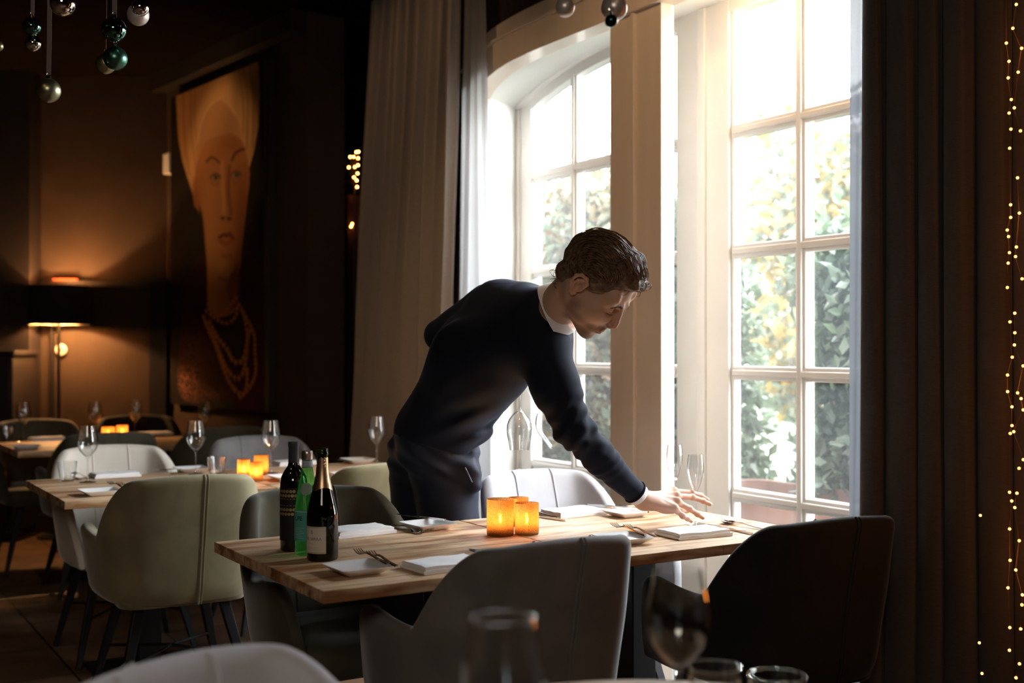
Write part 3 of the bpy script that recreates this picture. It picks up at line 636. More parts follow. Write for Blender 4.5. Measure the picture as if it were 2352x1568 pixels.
candle(1190, 1206, .033, .088, 'candle_holder', 'amber candle glass tucked behind the two front ones on the main table', .7)
candle(560, 1097, .027, .080, 'candle_holder', 'small amber candle glass, leftmost on the second-row table', .8)
candle(589, 1104, .027, .080, 'candle_holder', 'small amber candle glass in the middle of the second-row trio', .8)
candle(600, 1090, .031, .088, 'candle_holder', 'taller amber candle glass beside the wine glass, second row', .8)
candle(249, 1006, .040, .070, 'candle_holder', 'low glowing ribbed candle glass on the back table', .9)
candle(281, 1004, .034, .076, 'candle_holder', 'dark-rimmed candle glass on the back table, right of the low one', .9)

# ---- bottles
gw = mat('black_wine_glass', (.006, .004, .006), .06, coat=.6, spec=.6)
gg = bpy.data.materials.new('green_glass'); gg.use_nodes = True
b_ = P(gg); b_.inputs['Base Color'].default_value = (.09, .42, .10, 1); b_.inputs['Roughness'].default_value = .04; b_.inputs['Transmission Weight'].default_value = .55; b_.inputs['IOR'].default_value = 1.4
def tinted(name, tint, body, mixf):
    m = bpy.data.materials.new(name); m.use_nodes = True; n = m.node_tree.nodes; n.clear(); o = N(m, 'ShaderNodeOutputMaterial')
    tr = N(m, 'ShaderNodeBsdfTransparent'); tr.inputs[0].default_value = (*tint, 1); b = N(m, 'ShaderNodeBsdfTranslucent'); b.inputs[0].default_value = (*body, 1)
    gl = N(m, 'ShaderNodeBsdfGlossy'); gl.inputs['Roughness'].default_value = .03; fr = schlick(m, .045)
    x1 = N(m, 'ShaderNodeMixShader'); x2 = N(m, 'ShaderNodeMixShader'); x1.inputs[0].default_value = mixf
    L(m, tr.outputs[0], x1.inputs[1]); L(m, b.outputs[0], x1.inputs[2]); L(m, fr, x2.inputs[0]); L(m, x1.outputs[0], x2.inputs[1]); L(m, gl.outputs[0], x2.inputs[2]); L(m, x2.outputs[0], o.inputs[0]); return m
GW = tinted('green_water_bottle_glass', (.42, .74, .40), (.10, .50, .14), .22); CG = tinted('dark_green_bottle_glass', (.20, .24, .06), (.12, .14, .03), .35)
def cyl_patch(mb, r, z0, z1, a0, a1, n=24, off=.0008, k=1):
    R = []
    for i in range(n+1):
        a = a0+(a1-a0)*i/n; R.append([((r+off)*cos(a), (r+off)*sin(a), z0), ((r+off)*cos(a), (r+off)*sin(a), z1), ((r+off*.2)*cos(a), (r+off*.2)*sin(a), z1), ((r+off*.2)*cos(a), (r+off*.2)*sin(a), z0)])
    return mb.rings(R)
def wrap_text(txt, size, r, z, a_mid, m, parent, name='lettering', off=.0012, bold=0):
    c = bpy.data.curves.new('lettering', 'FONT'); c.body = txt; c.size = size; c.align_x = 'CENTER'; c.extrude = 0; c.offset = bold
    o = bpy.data.objects.new('lettering_src', c); COL.objects.link(o); dg = bpy.context.evaluated_depsgraph_get(); me = bpy.data.meshes.new_from_object(o.evaluated_get(dg)); bpy.data.objects.remove(o)
    for v in me.vertices:
        a = a_mid+v.co.x/r; v.co = Vector(((r+off)*cos(a), (r+off)*sin(a), z+v.co.y))
    me.materials.clear(); me.materials.append(m); q = bpy.data.objects.new(name, me); COL.objects.link(q); q.parent = parent; return q
ink = mat('label_ink', (.16, .14, .13), .7); gold = mat('gold_foil', (.72, .48, .30), .34, metal=1); goldp = mat('gold_dots', (.62, .44, .24), .4, metal=.7)
FACE = radians(-90)-PHI            # angle that faces the camera
def face(px): return atan2(-1, 0)-PHI
# red wine bottle
p = pixz(675, 1262, TZ); wb = empty('wine_bottle', p); R_ = .0372
MB().lathe([(.0001, 0), (R_-.003, 0), (R_, .004), (R_, .188), (R_-.003, .203), (.026, .220), (.0165, .233), (.0145, .245), (.0140, .283), (.0001, .283)], 48).build('glass_body', gw, wb, smooth=50)
MB().lathe([(.0148, .236), (.0150, .24), (.0145, .285), (.0155, .287), (.0155, .297), (.0145, .300), (.0001, .300)], 32).build('capsule', mat('blue_grey_capsule', (.055, .065, .08), .45), wb, smooth=40)
mb = MB()
def dot(mb, r, z, a, rad):
    n = 14; c = []
    for k in range(n): t = 2*pi*k/n; aa = a+rad*cos(t)/r; c.append(((r+.0018)*cos(aa), (r+.0018)*sin(aa), z+rad*sin(t)))
    b = len(mb.v); mb.v += c; mb.f.append(tuple(range(b, b+n)))
for row, z in enumerate((.166, .154, .116, .104)):
    for k in range(-3, 3): dot(mb, R_, z, FACE-.28+(k+.5*(row % 2))*.245, .0044)
for z in (.1445, .1265):
    for k in range(-3, 3): cyl_patch(mb, R_, z, z+.0012, FACE-.28+k*.245-.07, FACE-.28+k*.245+.07, 4, off=.0018)
mb.build('gold_dots', goldp, wb)
cyl_patch(MB(), R_, .03, .175, FACE-1.3, FACE+.9).build('label', mat('black_label', (.012, .011, .014), .6), wb, smooth=60)
tag(wb, 'black red-wine bottle with gold dots and slate capsule, leftmost of the three bottles', 'wine bottle')
# green water bottle
p = pixz(706, 1272, TZ); gb = empty('water_bottle', p); R_ = .0335
MB().lathe([(.0001, .004), (.02, .002), (R_-.006, 0), (R_, .008), (R_, .125), (R_-.003, .150), (.0225, .195), (.0155, .228), (.0135, .240), (.0132, .268), (.0001, .268)], 48).build('glass_body', GW, gb, smooth=50)
cyl_patch(MB(), R_, .040, .122, FACE-1.5, FACE+1.0).build('label', mat('turquoise_label', (.10, .42, .36), .6), gb, smooth=60)
mb = MB(); cyl_patch(mb, R_, .118, .1205, FACE-1.5, FACE+1.0, off=.0011)
for i in range(7): cyl_patch(mb, R_, .048+.0045*i, .0492+.0045*i, FACE-1.3, FACE-.1-.1*(i % 3), 10, off=.0011)
mb.build('label_rule', mat('pale_blue_ink', (.35, .62, .66), .7), gb)
wrap_text('L.PE', .0155, R_, .096, FACE-.62, mat('dark_teal_ink', (.01, .07, .08), .7), gb, bold=.0004)
MB().lathe([(.0137, .236), (.0142, .238), (.0142, .252), (.0137, .254)], 32).build('neck_band', mat('blue_white_band', (.42, .55, .66), .6), gb, smooth=40)
MB().lathe([(.0145, .256), (.0155, .257), (.0150, .262), (.0155, .264), (.0150, .268), (.0155, .270), (.0150, .278), (.0138, .280), (.0001, .280)], 32).build('cap', mat('silver_cap', (.62, .55, .5), .3, metal=1), gb, smooth=40)
# oval emblem on shoulder
mb = MB(); R = []
for i in range(13):
    z = .163+.034*i/12; hw = .62*sqrt(max(0, 1-((z-.180)/.017)**2))+.001; r = np.interp(z, [.150, .195, .228], [.0305, .0225, .0155])+.0012
    R.append([(r*cos(FACE+.05+a), r*sin(FACE+.05+a), z) for a in np.linspace(-hw, hw, 13)])
mb.rings(R, (False, False), closed=False)
mb.build('emblem', mat('grey_green_emblem', (.30, .42, .36), .6), gb)
tag(gb, 'bright green water bottle with turquoise label, in the middle of the three bottles', 'water bottle')
# sparkling wine
p = pixz(741, 1284, TZ); cb = empty('sparkling_wine_bottle', p); R_ = .0415
MB().lathe([(.0001, .006), (.02, .004), (R_-.004, 0), (R_, .005), (R_, .115), (R_-.001, .128), (.036, .150), (.027, .182), (.0195, .212), (.0158, .235), (.0140, .262), (.0140, .276), (.0168, .278), (.0168, .284), (.0145, .287), (.0148, .294), (.0105, .295), (.0100, .27), (.012, .22), (.02, .20), (.0335, .15), (R_-.0035, .12), (R_-.0035, .01), (.0001, .01)], 48).build('glass_body', CG, cb, smooth=50)
MB().lathe([(.0001, .011), (R_-.004, .011), (R_-.004, .12), (R_-.006, .131), (.0001, .131)], 40).build('wine', tinted('pale_wine', (.42, .40, .08), (.30, .28, .05), .25), cb, smooth=40)
def foilrad(z): return np.interp(z, [.182, .212, .235, .262, .27], [.027, .0195, .0158, .0140, .0140])+.0009
mb = MB(); R = []; n = 40
for k in range(n+1):
    a = 2*pi*k/n; lowz = .182+.010*abs(sin(a*1.5+1)); R.append([(foilrad(z)*cos(a)*(1+.02*sin(7*a+z*300)), foilrad(z)*sin(a)*(1+.02*sin(7*a+z*300)), z) for z in np.linspace(lowz, .268+.003*sin(5*a), 8)])
mb.rings(R, (False, False), closed=False); mb.build('gold_foil', gold, cb, smooth=60)
MB().tube([(cos(FACE+.5)*(.017+.003*sin(k)), sin(FACE+.5)*(.017+.003*cos(k*2)), .245+.003*k) for k in range(9)], .003, 6).build('foil_fold', gold, cb, smooth=60)
cyl_patch(MB(), R_, .022, .092, FACE-1.15, FACE+.38, 30).build('label', mat('cream_label', (.74, .69, .60), .6), cb, smooth=60)
mb = MB(); [cyl_patch(mb, R_, z, z+.0016, FACE-1.15, FACE+.38, 24, off=.0011) for z in (.0235, .0895)]; mb.build('label_border', goldp, cb)
wrap_text('NE SERRA', .0115, R_, .056, FACE-.50, ink, cb); wrap_text('CAVA', .0075, R_, .0455, FACE-.62, mat('faint_ink', (.45, .40, .34), .7), cb)
wrap_text('8', .0135, R_, .073, FACE-.55, ink, cb, name='crest')
mb = MB(); [cyl_patch(mb, R_, .030+.0035*i, .0305+.0035*i, FACE-.95, FACE-.05, 10, off=.0011) for i in range(3)]; mb.build('label_rule', bpy.data.materials['faint_ink'], cb)
tag(cb, 'half-full green sparkling wine bottle with gold foil and cream label, rightmost of the three bottles', 'wine bottle')

# ---- linen and porcelain
def ang2(pa, pb): return atan2(pb.y-pa.y, pb.x-pa.x)
def napkin():
    mb = MB(); hx, hy = .098, .062
    def fold(x0, x1, y0, y1, z, t, sag):      # a folded flap with a rounded fold on its -x side
        R = []; n = 12
        for j in range(n+1):
            y = y0+(y1-y0)*j/n; e = .0025*sin(j*1.3+z*400); ed = sag*(abs(j/n-.5)*2)**3; row = []
            for k in range(7): a = pi/2+pi*k/6; row.append((x0+t/2+t/2*cos(a)+e*.4, y, z+t/2+t/2*sin(a)-ed))
            for x in np.linspace(x0+t, x1, 8): row.append((x+e, y, z-ed+.0002))
            row.append((x1+e*1.5, y, z+t*.5-ed))
            for x in np.linspace(x1, x0+t, 8): row.append((x+e, y, z+t-ed*.6+.0012*sin(x*50+y*30)))
            R.append(row)
        mb.rings(R)
    fold(-hx, hx, -hy, hy, 0.0003, .010, 0); fold(-hx+.006, hx-.004, -hy+.003, hy-.002, .0098, .0095, .0012)
    return tag(mb.build('folded_napkin', M['linen'], smooth=70), 'x', 'napkin')
def plate():
    mb = MB(); R = []
    for k, z, in ((.040, 0), (.043, .001), (.050, .005), (.062, .013), (.069, .019), (.0700, .0205), (.0685, .0205), (.060, .0145), (.050, .0085), (.046, .0065), (.02, .006)): R.append(rr(k, k, k*.16, z, 4))
    mb.rings(R); return tag(mb.build('side_plate', M['porcelain'], smooth=50), 'x', 'plate')
def fork():
    mb = MB(); L_ = .20
    def prof(rows):
        R = [[(x, -w, z), (x, w, z), (x, w*.8, z+t), (x, -w*.8, z+t)] for x, w, z, t in rows]; mb.rings(R)
    prof([(-.10, .0045, .001, .003), (-.098, .0058, .001, .003), (-.04, .0048, .003, .003), (.01, .0030, .008, .003), (.035, .0034, .008, .003), (.048, .010, .004, .002), (.058, .0118, .002, .002)])
    for k in (-1.5, -.5, .5, 1.5): mb.rings([[(x, k*.0066-w, z), (x, k*.0066+w, z), (x, k*.0066+w, z+.0018), (x, k*.0066-w, z+.0018)] for x, w, z in ((.056, .0022, .002), (.08, .0018, .003), (.10, .0008, .009))])
    return tag(mb.build('fork', M['steel'], smooth=50), 'x', 'fork')
def knife():
    mb = MB()
    mb.rings([[(x, -w, z0), (x, w, z0), (x, w, z0+t), (x, -w, z0+t)] for x, w, z0, t in ((-.11, .004, .001, .006), (-.105, .0062, .0005, .007), (-.02, .0050, .001, .006), (0, .004, .0015, .004))])
    mb.rings([[(x, a, .0014), (x, b, .0014), (x, b, .0026), (x, a, .0030)] for x, a, b in ((-.002, -.004, .004), (.012, -.009, .006), (.05, -.0105, .0065), (.085, -.0085, .0065), (.108, -.001, .006), (.113, .004, .0055))])
    return tag(mb.build('knife', M['steel'], smooth=50), 'x', 'knife')
def spoon():
    mb = MB()
    mb.rings([[(x, -w, z), (x, w, z), (x, w*.8, z+.0028), (x, -w*.8, z+.0028)] for x, w, z in ((-.095, .005, .001), (-.04, .004, .004), (.01, .0026, .010), (.035, .003, .009), (.045, .005, .006))])
    R = []
    for i in range(9):
        u = i/8; x = .042+.055*u; w = .0195*sqrt(max(.02, 1-(2*u-1)**2))*(1-.12*u); dp = .008*sqrt(max(.02, 1-(2*u-1)**2))
        R.append([(x, w*cos(a), .0085-dp*sin(a)) for a in np.linspace(0, pi, 9)]+[(x, w*.94*cos(a), .0093-dp*.92*sin(a)) for a in np.linspace(pi, 0, 9)])
    mb.rings(R); return tag(mb.build('spoon', M['steel'], smooth=60), 'x', 'spoon')
def at2(kind, fn, pa, pb, label, group, dz=0, flip=0, sc=1, tz=TZ):
    a = pixz(*pa, tz); b = pixz(*pb, tz); c = (a+b)/2; c.z = tz+dz+.0003; return place(kind, fn, c, ang2(a, b)+flip, label, group, sc)
def atp(kind, fn, p, deg, label, group, sc=1, dz=0):
    c = pixz(*p, TZ); c.z += dz+.0003; return place(kind, fn, c, radians(deg), label, group, sc)
gN, gP, gF, gK, gS = 'folded napkins', 'square side plates', 'forks', 'knives', 'spoons'
def nap(px, py, lab, deg=0, sc=1): atp('np', napkin, (px, py), deg, lab, gN, sc)
nap(1022, 1303, 'folded white napkin at the near place on the bottle table', 3)
nap(822, 1225, 'folded white napkin just right of the sparkling wine bottle', 5)
nap(1592, 1229, 'folded white napkin in front of the waiter\'s fingers', -4)
nap(1317, 1181, 'folded white napkin before the light grey armchair', 182)
nap(263, 1094, 'folded white napkin on the second-row table before the beige armchair', 2)
nap(676, 1066, 'folded white napkin right of the second-row wine glass', 0)
nap(800, 1092, 'folded white napkin showing just left of the waiter\'s thigh', 0, .8)
nap(108, 1010, 'folded napkin at the left of the back table', 2)
nap(356, 998, 'folded napkin at the right of the back table', 0)
def plt(px, py, lab, deg=0, sc=1): atp('pl', plate, (px, py), deg, lab, gP, sc)
plt(822, 1315, 'square white plate at the near left place, left of the napkin', 2)
plt(985, 1214, 'square white plate at the far side, in front of the waiter', 4)
plt(1430, 1246, 'square white plate in front of the dark grey armchair', -6)
plt(230, 1136, 'square white plate near the corner of the second-row table', 2)
plt(440, 1083, 'square white plate behind the olive armchair\'s top', 0)
plt(660, 1102, 'square white plate behind the black wine bottle', 0)
plt(822, 1062, 'square white plate at the far end of the second-row table', 0)
plt(60, 1031, 'square white plate at the corner of the back table', 0)
plt(1440, 1185, 'square white plate half hidden under the reaching hand', 0, .9)
def fk(a, b, lab, dz=0): at2('fk', fork, b, a, lab, gF, dz)
fk((838, 1283), (926, 1326), 'fork resting across the near left plate, its handle nearest the table edge', .018)
fk((813, 1281), (900, 1316), 'fork resting on the near left plate, the one closer to the bottles', .018)
fk((1423, 1219), (1524, 1254), 'fork lying over the right plate, pointing toward the window', .018)
fk((1396, 1218), (1496, 1249), 'second fork on the right plate, left of its twin', .018)
fk((989, 1222), (905, 1206), 'fork at the far side nearest the waiter, left of the square plate')
fk((972, 1227), (893, 1209), 'fork at the far side with its tines beside the square plate, nearer the camera')
fk((262, 1118), (316, 1140), 'fork across the second-row corner plate, right-hand one', .018)
fk((242, 1118), (300, 1136), 'fork across the second-row corner plate, left-hand one', .018)
fk((420, 1082), (380, 1080), 'fork behind the olive armchair by the plate')
fk((795, 1062), (777, 1057), 'fork beside the plate at the far end of the second-row table', .0)
fk((1459, 1176), (1395, 1162), 'fork lying near the cuff, its tines toward the hand')
fk((1487, 1180), (1420, 1160), 'fork half hidden beneath the waiter\'s wrist')
def kn(a, b, lab, dz=0): at2('kn', knife, a, b, lab, gK, dz)
kn((1175, 1290), (1082, 1262), 'knife beside the near napkin, left of the dark grey armchair\'s top')
kn((1735, 1229), (1620, 1203), 'knife at the right end of the table beside the napkin')
kn((1002, 1208), (930, 1198), 'dark-looking knife laid over the far square plate', .020)
kn((1373, 1163), (1442, 1171), 'knife lying next to the napkin by the light grey armchair')
kn((1276, 1193), (1212, 1184), 'knife tip showing right of the candle glasses')
kn((190, 1103), (150, 1090), 'knife behind the tumbler on the second-row table')
def spn(a, b, lab, dz=0): at2('sp', spoon, a, b, lab, gS, dz)
spn((1190, 1288), (1133, 1272), 'spoon beside the knife at the near place')
spn((1738, 1214), (1680, 1204), 'spoon at the far right end of the main table')
spn((1273, 1189), (1220, 1182), 'spoon just right of the candle glasses')
spn((205, 1098), (165, 1088), 'spoon between the tumbler and the wine glass, second row')
# ================================================================== SIGNED-DISTANCE MODELLING
class SDF:
    def __init__(s, lo, hi, h):
        s.lo = np.array(lo, float); s.h = h; s.n = np.ceil((np.array(hi)-s.lo)/h).astype(int)+1
        s.D = np.full(s.n, 1.0, np.float32)
    def sub(s, lo, hi):
        a = np.clip(np.floor((np.array(lo)-s.lo)/s.h).astype(int), 0, s.n); b = np.clip(np.ceil((np.array(hi)-s.lo)/s.h).astype(int)+1, 0, s.n)
        if (b <= a).any(): return None
        sl = tuple(slice(x, y) for x, y in zip(a, b)); ax = [(s.lo[i]+s.h*np.arange(a[i], b[i])).astype(np.float32) for i in range(3)]
        X, Y, Z = np.meshgrid(*ax, indexing='ij', sparse=True); return sl, X, Y, Z
    def op(s, sl, d, k, mode):
        A = s.D[sl]
        if mode == 'add': h = np.maximum(k-np.abs(A-d), 0)/k; s.D[sl] = np.minimum(A, d)-h*h*k*.25
        elif mode == 'cut': d = -d; h = np.maximum(k-np.abs(A-d), 0)/k; s.D[sl] = np.maximum(A, d)+h*h*k*.25
    def cap(s, a, b, r1, r2=None, k=.02, mode='add'):
        r2 = r1 if r2 is None else r2; a = np.array(a, float); b = np.array(b, float); m = max(r1, r2)+k+2*s.h+.004
        q = s.sub(np.minimum(a, b)-m, np.maximum(a, b)+m)
        if q is None: return s
        sl, X, Y, Z = q; ab = b-a; l2 = float(ab@ab)+1e-12
        t = np.clip(((X-a[0])*ab[0]+(Y-a[1])*ab[1]+(Z-a[2])*ab[2])/l2, 0, 1)
        d = np.sqrt((X-a[0]-t*ab[0])**2+(Y-a[1]-t*ab[1])**2+(Z-a[2]-t*ab[2])**2)-(r1+(r2-r1)*t); s.op(sl, d, k, mode); return s
    def ell(s, c, r, k=.02, mode='add', R=None):
        c = np.array(c, float); r = np.array(r, float); m = max(r)+k+2*s.h+.004; q = s.sub(c-m, c+m)
        if q is None: return s
        sl, X, Y, Z = q; x, y, z = X-c[0], Y-c[1], Z-c[2]
        if R is not None: x, y, z = (R[0, 0]*x+R[1, 0]*y+R[2, 0]*z, R[0, 1]*x+R[1, 1]*y+R[2, 1]*z, R[0, 2]*x+R[1, 2]*y+R[2, 2]*z)
        k0 = np.sqrt((x/r[0])**2+(y/r[1])**2+(z/r[2])**2); k1 = np.sqrt((x/r[0]**2)**2+(y/r[1]**2)**2+(z/r[2]**2)**2)+1e-9
        s.op(sl, k0*(k0-1)/k1, k, mode); return s
    def chain(s, pts, rs, k=.02, mode='add'):
        for i in range(len(pts)-1): s.cap(pts[i], pts[i+1], rs[i], rs[i+1], k, mode)
        return s
    def grid(s):
        ax = [(s.lo[i]+s.h*np.arange(s.n[i])).astype(np.float32) for i in range(3)]; return np.meshgrid(*ax, indexing='ij', sparse=True)
    def mesh(s):
        D = s.D; G = D < 0
        def c8(A): return [A[i:A.shape[0]-1+i, j:A.shape[1]-1+j, k:A.shape[2]-1+k] for i in (0, 1) for j in (0, 1) for k in (0, 1)]
        cnt = sum(x.astype(np.int8) for x in c8(G)); act = (cnt > 0) & (cnt < 8); idx = np.argwhere(act)
        offs = np.array([(i, j, k) for i in (0, 1) for j in (0, 1) for k in (0, 1)])
        val = np.stack([D[idx[:, 0]+o[0], idx[:, 1]+o[1], idx[:, 2]+o[2]] for o in offs], 1)
        acc = np.zeros((len(idx), 3)); n = np.zeros(len(idx))
        for a in range(8):
            for b in range(a+1, 8):
                if np.abs(offs[a]-offs[b]).sum() != 1: continue
                va, vb = val[:, a], val[:, b]; m = (va < 0) != (vb < 0); t = np.where(m, va/(va-vb+1e-20), 0)
                acc += m[:, None]*(offs[a]+(offs[b]-offs[a])*t[:, None]); n += m
        V = s.lo+s.h*(idx+acc/n[:, None]); vid = np.full(act.shape, -1, np.int64); vid[tuple(idx.T)] = np.arange(len(idx)); F_ = []
        for ax in range(3):
            o1, o2 = [x for x in range(3) if x != ax]
            sl0 = [slice(1, -1)]*3; sl0[ax] = slice(0, -1); sl1 = list(sl0); sl1[ax] = slice(1, None)
            g0 = G[tuple(sl0)]; g1 = G[tuple(sl1)]; e = np.argwhere(g0 != g1)
            if len(e) == 0: continue
            flip = g0[tuple(e.T)]; p = e.copy(); p[:, o1] += 1; p[:, o2] += 1
            q = []
            for da, db in ((0, 0), (-1, 0), (-1, -1), (0, -1)):
                c = p.copy(); c[:, o1] += da; c[:, o2] += db; q.append(vid[tuple(c.T)])
            q = np.stack(q, 1); q[flip] = q[flip][:, ::-1]
            if ax == 1: q = q[:, ::-1]
            F_.append(q)
        F_ = np.concatenate(F_); F_ = F_[(F_ >= 0).all(1)]; return V, F_[:, ::-1]
def np_obj(name, V, Fq, m, parent=None, colors=None, smooth_iter=0):
    me = bpy.data.meshes.new(name); me.from_pydata(V.tolist(), [], Fq.tolist()); me.materials.append(m)
    me.polygons.foreach_set('use_smooth', [True]*len(me.polygons))
    if colors is not None:
        ca = me.color_attributes.new('Col', 'FLOAT_COLOR', 'POINT'); ca.data.foreach_set('color', np.c_[colors, np.ones(len(V))].astype(np.float32).ravel())
    o = bpy.data.objects.new(name, me); COL.objects.link(o); o.parent = parent
    if smooth_iter: s_ = o.modifiers.new('smooth', 'SMOOTH'); s_.iterations = smooth_iter; s_.factor = .5
    return o
def vnoise(X, Y, Z, f, seed=0):
    """cheap smooth noise from rotated sines"""
    r = np.random.default_rng(seed); out = 0
    for i in range(6):
        k = r.normal(size=3); k *= f/np.linalg.norm(k)*(.6+.8*r.random()); out = out+np.sin(k[0]*X+k[1]*Y+k[2]*Z+r.random()*6.28)
    return out/6

# ================================================================== THE WAITER (camera-aligned local axes: x right, y away, z up)
navy = mat('navy_suit_wool', (.007, .010, .021), .8, sheen=.06, spec=.2)
P(navy).inputs['Sheen Tint'].default_value = (.35, .5, .9, 1); P(navy).inputs['Sheen Roughness'].default_value = .4
t_ = N(navy, 'ShaderNodeTexNoise'); t_.inputs['Scale'].default_value = 350; L(navy, coords(navy), t_.inputs['Vector']); bump(navy, t_.outputs['Fac'], .2, .001)
navy2 = mat('navy_trouser_cloth', (.009, .013, .028), .6, sheen=.07, spec=.3); P(navy2).inputs['Sheen Tint'].default_value = (.4, .55, .9, 1)
shirt = mat('white_shirt', (.83, .84, .88), .75)
skin = mat('skin', (.55, .34, .24), .48, spec=.4, sss=.12); P(skin).inputs['Subsurface Radius'].default_value = (.012, .004, .002); P(skin).inputs['Subsurface Scale'].default_value = 1.0
at_ = N(skin, 'ShaderNodeVertexColor'); at_.layer_name = 'Col'; L(skin, at_.outputs[0], P(skin).inputs['Base Color'])
sn = N(skin, 'ShaderNodeTexNoise'); sn.inputs['Scale'].default_value = 420; L(skin, coords(skin), sn.inputs['Vector']); bump(skin, sn.outputs['Fac'], .25, .0006)
hairm = mat('brown_hair', (.055, .030, .018), .5, spec=.5); noisy(hairm, (.07, .04, .025), (.26, .165, .105), 70, 3)
feet = np.array([-.24, 4.05, 0.])
def rel(p): return np.asarray(p, float)-feet
def PJ(px, py, d): return rel(J(px, py, d))

# ---- head in its own axes (x forward, y left, z up), then posed
HS = 1.042; HO = rel(J(1366.0, 656.7, F/ (846.8/HS)))
def rotm(y, p, r):
    cy, sy, cp, sp, cr_, sr = cos(y), sin(y), cos(p), sin(p), cos(r), sin(r)
    return np.array([[cy, -sy, 0], [sy, cy, 0], [0, 0, 1]])@np.array([[cp, 0, sp], [0, 1, 0], [-sp, 0, cp]])@np.array([[1, 0, 0], [0, cr_, -sr], [0, sr, cr_]])
HR = rotm(radians(-18.7), radians(51.5), radians(14.4))
def h2b(V): return (np.asarray(V)*HS)@HR.T+HO
def b2h(V): return ((np.asarray(V)-HO)@HR)/HS
neck_base = PJ(1262, 728, 3.52); nb = b2h(neck_base)
H = SDF((-.20, -.12, -.24), (.16, .12, .16), .0021)
H.ell((-.010, 0, .043), (.100, .077, .085), .01)
H.ell((.036, 0, -.022), (.062, .060, .078), .03)
for s_ in (-1, 1):
    H.cap((-.002, s_*.050, -.060), (.066, s_*.018, -.100), .017, .015, .028)
    H.ell((.064, s_*.038, -.028), (.024, .022, .026), .024)
    H.cap((.074, s_*.046, .026), (.092, s_*.018, .028), .009, .011, .016)
    H.ell((.030, s_*.050, -.045), (.036, .019, .042), .02)
    H.ell((.066, s_*.052, .045), (.022, .016, .025), .02)
H.ell((.080, 0, -.104), (.018, .022, .017), .018)
H.ell((.084, 0, -.066), (.020, .030, .026), .02)
for s_ in (-1, 1):
    H.ell((.098, s_*.031, .008), (.017, .018, .013), .014, 'cut')
    H.ell((.0745, s_*.033, .007), (.0165, .0165, .0150), .004)
    H.cap((.088, s_*.018, -.0045), (.080, s_*.046, -.003), .0022, .0016, .003)      # lid edge (closed, looking down)
    H.cap((.0915, s_*.022, .004), (.086, s_*.044, .005), .0012, .0012, .003, 'cut')
for s_ in (-1, 1): H.ell((.089, s_*.019, -.019), (.013, .011, .017), .014)
H.chain([(.094, 0, .020), (.103, 0, .004), (.112, 0, -.014), (.1175, 0, -.0265)], [.0075, .0068, .0075, .0090], .012)
for s_ in (-1, 1):
    H.ell((.110, s_*.0125, -.0325), (.0105, .0065, .0075), .006)
    H.ell((.109, s_*.0062, -.0415), (.0042, .0024, .0026), .003, 'cut')
H.cap((.106, 0, -.038), (.102, 0, -.056), .006, .006, .010)
for s_ in (-1, 1):
    H.chain([(.1045, 0, -.0635), (.1025, s_*.010, -.0625), (.093, s_*.023, -.0675)], [.0042, .0045, .0022], .005)
    H.chain([(.1015, 0, -.0735), (.0985, s_*.011, -.0735), (.092, s_*.021, -.0690)], [.0058, .0052, .0022], .005)
    H.chain([(.1085, 0, -.0690), (.106, s_*.010, -.0685), (.0955, s_*.0235, -.0690)], [.0013, .0013, .0010], .002, 'cut')
H.cap((.100, -.012, -.084), (.100, .012, -.084), .004, .004, .010, 'cut')
H.chain([(-.040, 0, -.020), tuple((np.array([-.03, 0, -.03])+nb)/2), tuple(nb)], [.060, .054, .056], .03)
for s_ in (-1, 1):
    H.cap((-.025, s_*.055, -.03), tuple(nb+np.array([.045, s_*.0, .0])), .012, .012, .03)
    # ear
    c = np.array([-.010, s_*.078, .002]); back = lambda x, z, o: (c[0]+x, c[1]+s_*o, c[2]+z)
    rim = [back(.010, .004, .001), back(.012, .020, .006), back(.002, .032, .011), back(-.014, .031, .015), back(-.024, .018, .018), back(-.024, 0, .015), back(-.019, -.014, .010), back(-.010, -.027, .005), back(-.001, -.030, .002), back(.005, -.024, .000)]
    H.ell(back(-.006, .004, .003), (.019, .006, .028), .008)
    H.chain(rim, [.004, .0042, .0044, .0044, .0044, .0042, .0042, .0050, .0048, .0036], .006)
    H.chain([back(-.002, .022, .010), back(-.013, .012, .013), back(-.014, -.004, .012), back(-.006, -.016, .008)], [.0028, .003, .003, .003], .004)
    H.ell(back(-.001, -.002, .009), (.0085, .007, .011), .004, 'cut')
    H.ell(back(.010, -.004, .004), (.004, .004, .006), .004)
Vh, Fh = H.mesh()
x, y, z = Vh.T; col = np.tile(np.array([.64, .41, .30]), (len(Vh), 1)); ay = np.abs(y)
def blend(mask, c): 
    global col; mask = np.clip(mask, 0, 1)[:, None]; col = col*(1-mask)+np.array(c)*mask
ss = lambda a, b, v: (lambda t: t*t*(3-2*t))(np.clip((v-a)/(b-a), 0, 1))
beard = ss(-.045, -.066, z)*ss(-.014, .012, x)+ss(.058, .070, ay)*0
side = ss(-.012, -.05, z)*ss(.045, .015, x)*ss(-.012, .006, x)*ss(.03, .05, ay)
mous = ss(-.046, -.051, z)*ss(-.066, -.060, z)*ss(.03, .024, ay)*(x > .07)
lipm = (np.exp(-((z+.0685)/.0078)**4)*ss(.0245, .020, ay)*(x > .088))
stub = np.clip(np.maximum(beard, side)*ss(-.135, -.12, z)*.62, 0, .62)*(.8+.4*rng.random(len(z)))
stub *= 1-.6*np.exp(-((z+.082)/.007)**2)*(ay > .008)
blend(stub, (.17, .10, .07)); blend(mous*.62*(.75+.4*rng.random(len(z))), (.12, .07, .05)); blend(lipm*.8, (.56, .22, .18))
